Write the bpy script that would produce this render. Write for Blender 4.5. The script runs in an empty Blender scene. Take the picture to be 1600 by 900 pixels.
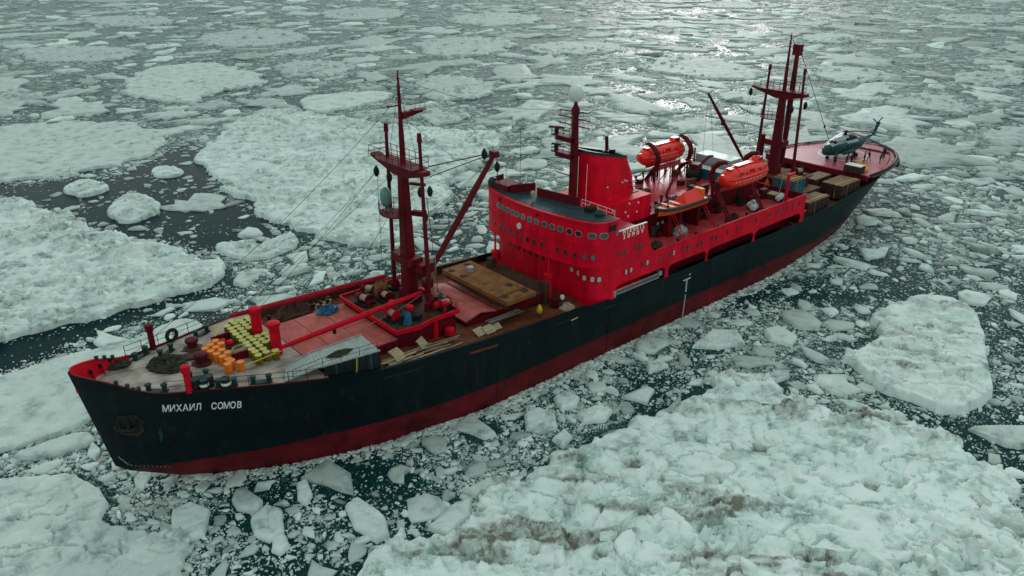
import bpy, bmesh, math, random
import numpy as np
from mathutils import Vector, Matrix

# ------------------------------------------------------------------ camera, sky, sun, exposure
# world axes: +X runs aft along the ship from its stem, -Y is the ship's port side, Z=0 is the water
scene = bpy.context.scene
COL = scene.collection
CAMP = (-8.525, -61.669, 43.582)
YAW, PITCH, ROLL, FPX = 0.7100, 0.4270, -0.003, 1244.2
cam_d = bpy.data.cameras.new('camera')
cam_d.sensor_width = 36.0
cam_d.lens = FPX / 1600.0 * 36.0
cam_d.clip_start, cam_d.clip_end = 0.5, 9000.0
cam = bpy.data.objects.new('camera', cam_d)
COL.objects.link(cam)
_F = Vector((math.cos(PITCH) * math.sin(YAW), math.cos(PITCH) * math.cos(YAW), -math.sin(PITCH)))
_R = Vector((math.cos(YAW), -math.sin(YAW), 0.0))
_U = _R.cross(_F)
_R2 = math.cos(ROLL) * _R + math.sin(ROLL) * _U
_U2 = -math.sin(ROLL) * _R + math.cos(ROLL) * _U
cam.matrix_world = Matrix(((_R2.x, _U2.x, -_F.x, CAMP[0]), (_R2.y, _U2.y, -_F.y, CAMP[1]),
                           (_R2.z, _U2.z, -_F.z, CAMP[2]), (0, 0, 0, 1)))
scene.camera = cam

SUN_EL = math.radians(15.0)
SUN_AZ = math.radians(53.0)          # measured from +Y towards +X: the light comes from behind the ship
world = bpy.data.worlds.new('World')
scene.world = world
world.use_nodes = True
wn, wl = world.node_tree.nodes, world.node_tree.links
wn.clear()
sky = wn.new('ShaderNodeTexSky')
sky.sky_type = 'NISHITA'
sky.sun_disc = False
sky.sun_elevation = SUN_EL
sky.sun_rotation = SUN_AZ
sky.air_density, sky.dust_density, sky.ozone_density = 1.0, 2.0, 1.0
hs = wn.new('ShaderNodeHueSaturation')
hs.inputs['Saturation'].default_value = 0.04
cloud = wn.new('ShaderNodeMix'); cloud.data_type = 'RGBA'      # an even overcast veil over the clear sky
cloud.inputs['Factor'].default_value = 0.90
cloud.inputs['B'].default_value = (3.85, 4.80, 4.58, 1.0)
bg = wn.new('ShaderNodeBackground')
bg.inputs['Strength'].default_value = 0.125
wo = wn.new('ShaderNodeOutputWorld')
wl.new(sky.outputs['Color'], hs.inputs['Color'])
wl.new(hs.outputs['Color'], cloud.inputs['A'])
wl.new(cloud.outputs['Result'], bg.inputs['Color'])
wl.new(bg.outputs['Background'], wo.inputs['Surface'])

sun_d = bpy.data.lights.new('sun', 'SUN')
sun_d.energy = 0.6
sun_d.angle = math.radians(14.0)
sun_d.color = (1.0, 0.985, 0.96)
sun = bpy.data.objects.new('sun', sun_d)
COL.objects.link(sun)
_sd = Vector((math.cos(SUN_EL) * math.sin(SUN_AZ), math.cos(SUN_EL) * math.cos(SUN_AZ), math.sin(SUN_EL)))
sun.rotation_euler = _sd.to_track_quat('Z', 'Y').to_euler()
scene.view_settings.view_transform = 'Standard'
scene.view_settings.look = 'None'
scene.view_settings.exposure = 0.17
scene.view_settings.gamma = 1.0
scene.view_settings.use_curve_mapping = False

# ------------------------------------------------------------------ small helpers
RNG = random.Random(11)
def tag(o, label=None, cat=None, group=None, kind=None):
    if label: o['label'] = label
    if cat: o['category'] = cat
    if group: o['group'] = group
    if kind: o['kind'] = kind
    return o
def empty(name, loc=(0, 0, 0), rz=0.0, parent=None):
    o = bpy.data.objects.new(name, None); COL.objects.link(o)
    o.empty_display_size = 0.3
    o.location = loc; o.rotation_euler = (0, 0, rz)
    if parent: o.parent = parent
    return o
def link(name, me, parent=None):
    o = bpy.data.objects.new(name, me); COL.objects.link(o)
    if parent: o.parent = parent
    return o
def copy_tree(o, parent=None):
    c = o.copy(); COL.objects.link(c)
    if parent is not None: c.parent = parent
    for ch in list(o.children): copy_tree(ch, c)
    return c

class MB:
    """collects shapes and links them as one mesh object"""
    def __init__(s): s.v, s.f, s.m = [], [], []
    def add(s, vs, fs, mi=0):
        o = len(s.v); s.v += [tuple(map(float, p)) for p in vs]
        s.f += [tuple(i + o for i in f) for f in fs]; s.m += [mi] * len(fs)
        return s
    def box(s, c, d, rz=0.0, ry=0.0, rx=0.0, mi=0, taper=1.0):
        hx, hy, hz = d[0] / 2, d[1] / 2, d[2] / 2
        M = Matrix.Rotation(rz, 3, 'Z') @ Matrix.Rotation(ry, 3, 'Y') @ Matrix.Rotation(rx, 3, 'X')
        vs = []
        for z in (-1, 1):
            t = taper if z > 0 else 1.0
            for x, y in ((-1, -1), (1, -1), (1, 1), (-1, 1)):
                p = M @ Vector((x * hx * t, y * hy * t, z * hz)); vs.append((p.x + c[0], p.y + c[1], p.z + c[2]))
        return s.add(vs, [(3, 2, 1, 0), (4, 5, 6, 7), (0, 1, 5, 4), (1, 2, 6, 5), (2, 3, 7, 6), (3, 0, 4, 7)], mi)
    def cyl(s, p0, p1, r0, r1=None, n=10, mi=0, caps=True, twist=0.0):
        r1 = r0 if r1 is None else r1
        p0, p1 = Vector(p0), Vector(p1); d = (p1 - p0)
        if d.length < 1e-6: return s
        d.normalize()
        a = Vector((0, 0, 1)) if abs(d.z) < 0.95 else Vector((1, 0, 0))
        u = d.cross(a).normalized(); w = d.cross(u)
        vs = []
        for p, r in ((p0, r0), (p1, r1)):
            for k in range(n):
                t = 2 * math.pi * k / n + twist
                q = p + u * (r * math.cos(t)) + w * (r * math.sin(t)); vs.append(q[:])
        fs = [(k, (k + 1) % n, n + (k + 1) % n, n + k) for k in range(n)]
        fs = [f[::-1] for f in fs]
        if caps: fs += [tuple(range(n)), tuple(range(2 * n - 1, n - 1, -1))]
        return s.add(vs, fs, mi)
    def tube(s, pts, r, n=6, mi=0):
        pts = [Vector(p) for p in pts]; vs = []
        rs = r if isinstance(r, (list, tuple)) else [r] * len(pts)
        for i, p in enumerate(pts):
            d = (pts[min(i + 1, len(pts) - 1)] - pts[max(i - 1, 0)]).normalized()
            a = Vector((0, 0, 1)) if abs(d.z) < 0.95 else Vector((1, 0, 0))
            u = d.cross(a).normalized(); w = d.cross(u)
            for k in range(n):
                t = 2 * math.pi * k / n
                vs.append((p + u * rs[i] * math.cos(t) + w * rs[i] * math.sin(t))[:])
        fs = []
        for i in range(len(pts) - 1):
            for k in range(n):
                fs.append((i * n + k, (i + 1) * n + k, (i + 1) * n + (k + 1) % n, i * n + (k + 1) % n))
        fs += [tuple(range(n)), tuple(range(len(pts) * n - 1, (len(pts) - 1) * n - 1, -1))]
        return s.add(vs, fs, mi)
    def prism(s, poly, z0, z1, mi=0, top=1.0, dx=0.0, dy=0.0):
        n = len(poly); cx = sum(p[0] for p in poly) / n; cy = sum(p[1] for p in poly) / n
        vs = [(p[0], p[1], z0) for p in poly] + [(cx + (p[0] - cx) * top + dx, cy + (p[1] - cy) * top + dy, z1) for p in poly]
        fs = [tuple(range(n - 1, -1, -1)), tuple(range(n, 2 * n))]
        fs += [(k, (k + 1) % n, n + (k + 1) % n, n + k) for k in range(n)]
        return s.add(vs, fs, mi)
    def lathe(s, prof, c=(0, 0, 0), n=14, mi=0):
        vs, fs = [], []
        for r, z in prof:
            for k in range(n):
                t = 2 * math.pi * k / n; vs.append((c[0] + r * math.cos(t), c[1] + r * math.sin(t), c[2] + z))
        for i in range(len(prof) - 1):
            for k in range(n): fs.append((i * n + k, i * n + (k + 1) % n, (i + 1) * n + (k + 1) % n, (i + 1) * n + k))
        fs += [tuple(range(n - 1, -1, -1)), tuple(range((len(prof) - 1) * n, len(prof) * n))]
        return s.add(vs, fs, mi)
    def grid(s, rows, mi=0, close=False, flip=False):
        n = len(rows[0]); vs = [p for r in rows for p in r]; fs = []
        for i in range(len(rows) - 1):
            for k in range(n if close else n - 1):
                f = (i * n + k, i * n + (k + 1) % n, (i + 1) * n + (k + 1) % n, (i + 1) * n + k)
                fs.append(f[::-1] if flip else f)
        return s.add(vs, fs, mi)
    def build(s, name, mats, parent=None, smooth=False, loc=None, bevel=0.0, sharp=40):
        me = bpy.data.meshes.new(name)
        me.from_pydata(s.v, [], s.f)
        mats = mats if isinstance(mats, (list, tuple)) else [mats]
        for m in mats: me.materials.append(m)
        if len(mats) > 1: me.polygons.foreach_set('material_index', s.m)
        if smooth:
            me.polygons.foreach_set('use_smooth', [True] * len(me.polygons))
            try: me.set_sharp_from_angle(angle=math.radians(sharp))
            except Exception: pass
        me.update()
        o = link(name, me, parent)
        if loc is not None: o.location = loc
        if bevel:
            b = o.modifiers.new('bevel', 'BEVEL'); b.width = bevel; b.segments = 1; b.limit_method = 'ANGLE'
        return o

def lerp(xs, ys, x): return float(np.interp(x, xs, ys))

# ------------------------------------------------------------------ materials
def paint(name, col, rough=0.5, var=0.25, rust=0.0, scale=1.2, metal=0.0, rustcol=(0.10, 0.035, 0.015), bump=0.15, streak=False, spec=0.18, seams=None):
    """worn paint: tone variation, rust blooms, fine relief"""
    m = bpy.data.materials.new(name); m.use_nodes = True
    nt = m.node_tree; N, L = nt.nodes, nt.links
    b = N['Principled BSDF']
    b.inputs['Roughness'].default_value = rough; b.inputs['Metallic'].default_value = metal
    b.inputs['Specular IOR Level'].default_value = spec
    tc = N.new('ShaderNodeNewGeometry')
    mp = N.new('ShaderNodeMapping'); mp.inputs['Scale'].default_value = (scale, scale, scale * (0.25 if streak else 1.0))
    L.new(tc.outputs['Position'], mp.inputs['Vector'])
    n1 = N.new('ShaderNodeTexNoise'); n1.inputs['Scale'].default_value = 1.0; n1.inputs['Detail'].default_value = 7.0; n1.inputs['Roughness'].default_value = 0.65
    L.new(mp.outputs['Vector'], n1.inputs['Vector'])
    r1 = N.new('ShaderNodeValToRGB')
    r1.color_ramp.elements[0].position = 0.3; r1.color_ramp.elements[1].position = 0.72
    lo = [c * (1 - var) for c in col]; hi = [min(1, c * (1 + var * 0.8) + 0.01 * var) for c in col]
    r1.color_ramp.elements[0].color = (*lo, 1); r1.color_ramp.elements[1].color = (*hi, 1)
    L.new(n1.outputs['Fac'], r1.inputs['Fac'])
    out = r1.outputs['Color']
    if rust > 0:
        n2 = N.new('ShaderNodeTexNoise'); n2.inputs['Scale'].default_value = 1.7; n2.inputs['Detail'].default_value = 9.0; n2.inputs['Roughness'].default_value = 0.7
        mp2 = N.new('ShaderNodeMapping'); mp2.inputs['Scale'].default_value = (scale * 1.3, scale * 1.3, scale * (0.3 if streak else 1.3)); mp2.inputs['Location'].default_value = (31, 7, 3)
        L.new(tc.outputs['Position'], mp2.inputs['Vector']); L.new(mp2.outputs['Vector'], n2.inputs['Vector'])
        r2 = N.new('ShaderNodeValToRGB')
        r2.color_ramp.elements[0].position = 0.70 - 0.25 * rust; r2.color_ramp.elements[1].position = 0.80 - 0.2 * rust
        L.new(n2.outputs['Fac'], r2.inputs['Fac'])
        mx = N.new('ShaderNodeMix'); mx.data_type = 'RGBA'
        L.new(r2.outputs['Color'], mx.inputs['Factor']); L.new(out, mx.inputs['A']); mx.inputs['B'].default_value = (*rustcol, 1)
        out = mx.outputs['Result']
    seamfac = None
    if seams:      # welded plate edges
        sp = N.new('ShaderNodeSeparateXYZ'); L.new(tc.outputs['Position'], sp.inputs[0])
        su = N.new('ShaderNodeMath'); su.operation = 'ADD'; L.new(sp.outputs['X'], su.inputs[0]); L.new(sp.outputs['Y'], su.inputs[1])
        cb = N.new('ShaderNodeCombineXYZ'); L.new(su.outputs[0], cb.inputs['X']); L.new(sp.outputs['Z'], cb.inputs['Y'])
        bk = N.new('ShaderNodeTexBrick'); bk.inputs['Scale'].default_value = 1.0; bk.inputs['Brick Width'].default_value = seams[0]; bk.inputs['Row Height'].default_value = seams[1]
        bk.inputs['Mortar Size'].default_value = 0.035; bk.inputs['Mortar Smooth'].default_value = 1.0
        bk.inputs['Color1'].default_value = (1, 1, 1, 1); bk.inputs['Color2'].default_value = (.80, .80, .80, 1); bk.inputs['Mortar'].default_value = (.55, .55, .55, 1)
        L.new(cb.outputs[0], bk.inputs['Vector'])
        ms = N.new('ShaderNodeMix'); ms.data_type = 'RGBA'; ms.blend_type = 'MULTIPLY'; ms.inputs['Factor'].default_value = .8
        L.new(out, ms.inputs['A']); L.new(bk.outputs['Color'], ms.inputs['B']); out = ms.outputs['Result']
    L.new(out, b.inputs['Base Color'])
    if bump:
        bp = N.new('ShaderNodeBump'); bp.inputs['Strength'].default_value = bump; bp.inputs['Distance'].default_value = 0.03
        L.new(n1.outputs['Fac'], bp.inputs['Height']); L.new(bp.outputs['Normal'], b.inputs['Normal'])
    return m
# ------------------------------------------------------------------ noise
def _hash(i, j, seed):
    h = np.sin(i * 127.1 + j * 311.7 + seed * 74.7) * 43758.5453
    return h - np.floor(h)
def vnoise(x, y, seed=0):
    xi, yi = np.floor(x), np.floor(y); fx, fy = x - xi, y - yi
    ux, uy = fx * fx * fx * (fx * (fx * 6 - 15) + 10), fy * fy * fy * (fy * (fy * 6 - 15) + 10)
    a, b = _hash(xi, yi, seed), _hash(xi + 1, yi, seed)
    c, d = _hash(xi, yi + 1, seed), _hash(xi + 1, yi + 1, seed)
    return (a + (b - a) * ux) * (1 - uy) + (c + (d - c) * ux) * uy
def fbm(x, y, seed=0, oct=4, gain=0.5):
    t, a, n = 0.0, 1.0, 0.0
    c, s = math.cos(0.6), math.sin(0.6)
    for o in range(oct):
        t = t + a * vnoise(x, y, seed + 13 * o); n += a; a *= gain
        x, y = (x * c - y * s) * 2.03 + 5.2, (x * s + y * c) * 2.03 + 1.3
    return t / n
def voro(x, y, seed=0):
    """-> F1, F2-F1, three random numbers of the cell, offset to its centre"""
    xi, yi = np.floor(x), np.floor(y)
    f1 = np.full(x.shape, 9.0); f2 = np.full(x.shape, 9.0)
    ci = np.zeros(x.shape); cj = np.zeros(x.shape); ox = np.zeros(x.shape); oy = np.zeros(x.shape)
    for di in (-1, 0, 1):
        for dj in (-1, 0, 1):
            a, b = xi + di, yi + dj
            px, py = a + _hash(a, b, seed), b + _hash(a, b, seed + 3.3)
            d = np.hypot(px - x, py - y)
            near = d < f1
            f2 = np.where(near, f1, np.minimum(f2, d)); f1 = np.where(near, d, f1)
            ci = np.where(near, a, ci); cj = np.where(near, b, cj)
            ox = np.where(near, x - px, ox); oy = np.where(near, y - py, oy)
    return f1, f2 - f1, _hash(ci, cj, seed + 5), _hash(ci, cj, seed + 6), _hash(ci, cj, seed + 7), ox, oy
def sdf_poly(X, Y, poly):
    """signed distance, positive inside"""
    P = np.asarray(poly, float); n = len(P)
    d2 = np.full(X.shape, 1e18); ins = np.zeros(X.shape, bool)
    for i in range(n):
        a, b = P[i], P[(i + 1) % n]; e = b - a
        wx, wy = X - a[0], Y - a[1]
        t = np.clip((wx * e[0] + wy * e[1]) / max(e @ e, 1e-9), 0, 1)
        d2 = np.minimum(d2, (wx - e[0] * t) ** 2 + (wy - e[1] * t) ** 2)
        c = ((a[1] > Y) != (b[1] > Y))
        with np.errstate(divide='ignore', invalid='ignore'):
            xi = (b[0] - a[0]) * (Y - a[1]) / (b[1] - a[1] + 1e-12) + a[0]
        ins ^= c & (X < xi)
    return np.where(ins, 1, -1) * np.sqrt(d2)
def smooth(a, b, x):
    t = np.clip((x - a) / (b - a), 0, 1); return t * t * (3 - 2 * t)

# ------------------------------------------------------------------ ice and sea materials
def ice_material(name='ice', bstr=.45, bdist=.14):
    m = bpy.data.materials.new(name); m.use_nodes = True
    N, L = m.node_tree.nodes, m.node_tree.links
    b = N['Principled BSDF']; b.inputs['Roughness'].default_value = 0.62; b.inputs['Specular IOR Level'].default_value = 0.15
    g = N.new('ShaderNodeNewGeometry')
    n1 = N.new('ShaderNodeTexNoise'); n1.inputs['Scale'].default_value = 0.42; n1.inputs['Detail'].default_value = 11; n1.inputs['Roughness'].default_value = 0.68
    L.new(g.outputs['Position'], n1.inputs['Vector'])
    r1 = N.new('ShaderNodeValToRGB'); e = r1.color_ramp.elements
    e[0].position = 0.30; e[0].color = (0.24, 0.315, 0.30, 1); e[1].position = 0.70; e[1].color = (0.80, 0.88, 0.845, 1)
    e2 = e.new(.46); e2.color = (0.62, 0.71, 0.68, 1)
    L.new(n1.outputs['Fac'], r1.inputs['Fac'])
    # sediment carried in the ice, per-vertex amount broken up by fine noise
    at = N.new('ShaderNodeAttribute'); at.attribute_name = 'dirt'
    n2 = N.new('ShaderNodeTexNoise'); n2.inputs['Scale'].default_value = 2.0; n2.inputs['Detail'].default_value = 10; n2.inputs['Roughness'].default_value = 0.7
    L.new(g.outputs['Position'], n2.inputs['Vector'])
    mm = N.new('ShaderNodeMath'); mm.operation = 'MULTIPLY_ADD'; mm.inputs[1].default_value = 2.6; mm.inputs[2].default_value = -1.42
    L.new(n2.outputs['Fac'], mm.inputs[0])
    ad = N.new('ShaderNodeMath'); ad.operation = 'ADD'; L.new(at.outputs['Fac'], ad.inputs[0]); L.new(mm.outputs[0], ad.inputs[1])
    mu = N.new('ShaderNodeMath'); mu.operation = 'MULTIPLY'; mu.use_clamp = True; L.new(ad.outputs[0], mu.inputs[0]); L.new(at.outputs['Fac'], mu.inputs[1])
    tn = N.new('ShaderNodeAttribute'); tn.attribute_name = 'tone'      # snow-covered, bare or wet ice
    vm = N.new('ShaderNodeVectorMath'); vm.operation = 'SCALE'; L.new(r1.outputs['Color'], vm.inputs[0]); L.new(tn.outputs['Fac'], vm.inputs['Scale'])
    mn = N.new('ShaderNodeVectorMath'); mn.operation = 'MINIMUM'; L.new(vm.outputs['Vector'], mn.inputs[0]); mn.inputs[1].default_value = (.90, .93, .92)
    mx = N.new('ShaderNodeMix'); mx.data_type = 'RGBA'; mx.inputs['B'].default_value = (0.19, 0.185, 0.155, 1)
    L.new(mu.outputs[0], mx.inputs['Factor']); L.new(mn.outputs['Vector'], mx.inputs['A'])
    L.new(mx.outputs['Result'], b.inputs['Base Color'])
    n3 = N.new('ShaderNodeTexNoise'); n3.inputs['Scale'].default_value = 2.4; n3.inputs['Detail'].default_value = 10; n3.inputs['Roughness'].default_value = 0.68
    L.new(g.outputs['Position'], n3.inputs['Vector'])
    bp = N.new('ShaderNodeBump'); bp.inputs['Strength'].default_value = bstr; bp.inputs['Distance'].default_value = bdist
    L.new(n3.outputs['Fac'], bp.inputs['Height']); L.new(bp.outputs['Normal'], b.inputs['Normal'])
    return m
def sea_material():
    m = bpy.data.materials.new('sea'); m.use_nodes = True
    N, L = m.node_tree.nodes, m.node_tree.links
    b = N['Principled BSDF']
    g = N.new('ShaderNodeNewGeometry')
    at = N.new('ShaderNodeAttribute'); at.attribute_name = 'slush'
    # slush: tiny crumbs of ice, several sizes
    def crumbs(scale, w):
        v = N.new('ShaderNodeTexVoronoi'); v.inputs['Scale'].default_value = scale; v.inputs['Randomness'].default_value = 1.0
        L.new(warp.outputs['Vector'], v.inputs['Vector'])
        # random value per cell + distance from its centre
        sp = N.new('ShaderNodeSeparateColor'); L.new(v.outputs['Color'], sp.inputs['Color'])
        a = N.new('ShaderNodeMath'); a.operation = 'SUBTRACT'; L.new(sp.outputs['Red'], a.inputs[0]); L.new(v.outputs['Distance'], a.inputs[1])
        c = N.new('ShaderNodeMath'); c.operation = 'ADD'; L.new(a.outputs[0], c.inputs[0]); c.inputs[1].default_value = w
        return c
    nz = N.new('ShaderNodeTexNoise'); nz.inputs['Scale'].default_value = 1.1; nz.inputs['Detail'].default_value = 4
    L.new(g.outputs['Position'], nz.inputs['Vector'])
    warp = N.new('ShaderNodeVectorMath'); warp.operation = 'MULTIPLY_ADD'
    L.new(nz.outputs['Color'], warp.inputs[0]); warp.inputs[1].default_value = (0.8, 0.8, 0.0); L.new(g.outputs['Position'], warp.inputs[2])
    c1, c2, c3 = crumbs(1.3, -0.03), crumbs(3.4, 0.03), crumbs(8.0, 0.08)
    m1 = N.new('ShaderNodeMath'); m1.operation = 'MAXIMUM'; L.new(c1.outputs[0], m1.inputs[0]); L.new(c2.outputs[0], m1.inputs[1])
    m2 = N.new('ShaderNodeMath'); m2.operation = 'MAXIMUM'; L.new(m1.outputs[0], m2.inputs[0]); L.new(c3.outputs[0], m2.inputs[1])
    # patchiness
    n2 = N.new('ShaderNodeTexNoise'); n2.inputs['Scale'].default_value = 0.10; n2.inputs['Detail'].default_value = 6; n2.inputs['Roughness'].default_value = 0.6
    L.new(g.outputs['Position'], n2.inputs['Vector'])
    s1 = N.new('ShaderNodeMath'); s1.operation = 'MULTIPLY_ADD'; L.new(n2.outputs['Fac'], s1.inputs[0]); s1.inputs[1].default_value = 1.1
    L.new(m2.outputs[0], s1.inputs[2])
    s2 = N.new('ShaderNodeMath'); s2.operation = 'ADD'; L.new(s1.outputs[0], s2.inputs[0]); L.new(at.outputs['Fac'], s2.inputs[1])
    rp = N.new('ShaderNodeMapRange'); rp.inputs['From Min'].default_value = 1.42; rp.inputs['From Max'].default_value = 1.62
    L.new(s2.outputs[0], rp.inputs['Value'])
    n4 = N.new('ShaderNodeTexNoise'); n4.inputs['Scale'].default_value = 0.5; n4.inputs['Detail'].default_value = 6
    L.new(g.outputs['Position'], n4.inputs['Vector'])
    rc = N.new('ShaderNodeValToRGB'); e = rc.color_ramp.elements
    e[0].position = 0.35; e[0].color = (0.07, 0.135, 0.125, 1); e[1].position = 0.68; e[1].color = (0.46, 0.56, 0.525, 1)
    L.new(n4.outputs['Fac'], rc.inputs['Fac'])
    mx = N.new('ShaderNodeMix'); mx.data_type = 'RGBA'; wv = N.new('ShaderNodeMapRange'); wv.inputs['From Min'].default_value = .05; wv.inputs['From Max'].default_value = .45; L.new(at.outputs['Fac'], wv.inputs['Value'])
    wc = N.new('ShaderNodeMix'); wc.data_type = 'RGBA'; L.new(wv.outputs['Result'], wc.inputs['Factor']); wc.inputs['A'].default_value = (0.0015, 0.022, 0.026, 1); wc.inputs['B'].default_value = (0.010, 0.052, 0.052, 1)
    L.new(wc.outputs['Result'], mx.inputs['A'])
    L.new(rp.outputs['Result'], mx.inputs['Factor']); L.new(rc.outputs['Color'], mx.inputs['B'])
    L.new(mx.outputs['Result'], b.inputs['Base Color'])
    mr = N.new('ShaderNodeMapRange'); mr.inputs['To Min'].default_value = 0.14; mr.inputs['To Max'].default_value = 0.55
    L.new(rp.outputs['Result'], mr.inputs['Value']); L.new(mr.outputs['Result'], b.inputs['Roughness'])
    b.inputs['IOR'].default_value = 1.33
    b.inputs['Specular IOR Level'].default_value = 0.055
    n3 = N.new('ShaderNodeTexNoise'); n3.inputs['Scale'].default_value = 2.2; n3.inputs['Detail'].default_value = 5
    L.new(g.outputs['Position'], n3.inputs['Vector'])
    hh = N.new('ShaderNodeMath'); hh.operation = 'MULTIPLY_ADD'; L.new(rp.outputs['Result'], hh.inputs[0]); hh.inputs[1].default_value = 0.8; 
    hw = N.new('ShaderNodeMath'); hw.operation = 'MULTIPLY'; L.new(n3.outputs['Fac'], hw.inputs[0]); hw.inputs[1].default_value = 0.9
    L.new(hw.outputs[0], hh.inputs[2])
    bp = N.new('ShaderNodeBump'); bp.inputs['Strength'].default_value = 0.5; bp.inputs['Distance'].default_value = 0.12
    L.new(hh.outputs[0], bp.inputs['Height']); L.new(bp.outputs['Normal'], b.inputs['Normal'])
    return m
ICE, ICEB, SEA = ice_material(), ice_material('block_ice', .35, .06), sea_material()

# hull outline at the waterline (half breadth), used to keep ice clear of the ship
WL_S = [6.5, 8.9, 11.7, 15.2, 18.9, 22.3, 26.3, 33.0, 38.0, 82.0, 88.0, 95.0, 101.5, 106.9, 112.0, 116.0, 119.0]
WL_Y = [0.0, 1.7, 3.4, 5.1, 6.5, 7.4, 8.1, 9.15, 9.25, 9.25, 8.8, 7.9, 6.9, 5.9, 4.4, 2.4, 0.0]
def hull_gap(x, y):
    """distance-like clearance outside the hull at the waterline"""
    return np.where((x > 5.5) & (x < 120), np.abs(y) - np.interp(x, WL_S, WL_Y), np.minimum(np.hypot(x - 5.5, y), np.hypot(x - 120, y)))

LEAD = [(6.8, 112.0), (18.3, 106.2), (31.7, 101.2), (42.7, 111.9), (51.5, 117.3), (49.8, 102.2), (41.7, 77.3), (41.9, 63.0), (41.6, 52.9), (33.8, 49.7), (26.4, 50.7), (25.2, 57.8), (21.5, 59.4), (17.4, 72.8), (14.3, 88.0), (5.6, 104.0)]
LEAD2 = [(-4.0, 40.4), (6.1, 37.6), (16.9, 38.6), (23.9, 37.2), (26.5, 35.0), (19.8, 33.1), (12.0, 32.9), (3.0, 30.4), (-5.4, 30.5)]
BOW = [(2.5, 3.7), (8.8, -2.0), (22.0, -8.1), (32.7, -9.8), (41.3, -11.7), (39.8, -15.1), (27.8, -15.8), (19.7, -15.6), (14.8, -15.6), (7.3, -16.4), (2.7, -12.3), (4.0, -6.2), (1.9, -0.2)]

# ------------------------------------------------------------------ ice floes, one object each
FLOE_SDF = []   # (poly) of everything already placed, for the brash
def set_attr(me, name, vals):
    a = me.attributes.new(name, 'FLOAT', 'POINT'); a.data.foreach_set('value', np.asarray(vals, np.float32))
def np_mesh(name, V, Fq, mats, smooth_=True, attrs=None):
    me = bpy.data.meshes.new(name)
    V = np.asarray(V, np.float32); Fq = np.asarray(Fq, np.int32)
    k = Fq.shape[1]
    me.vertices.add(len(V)); me.vertices.foreach_set('co', V.ravel())
    me.loops.add(Fq.size); me.loops.foreach_set('vertex_index', Fq.ravel())
    me.polygons.add(len(Fq)); me.polygons.foreach_set('loop_start', np.arange(0, Fq.size, k, dtype=np.int32))
    for m in mats: me.materials.append(m)
    if smooth_: me.polygons.foreach_set('use_smooth', np.ones(len(Fq), bool))
    for n, v in (attrs or {}).items(): set_attr(me, n, v)
    me.update(calc_edges=True); me.validate()
    return me
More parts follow.
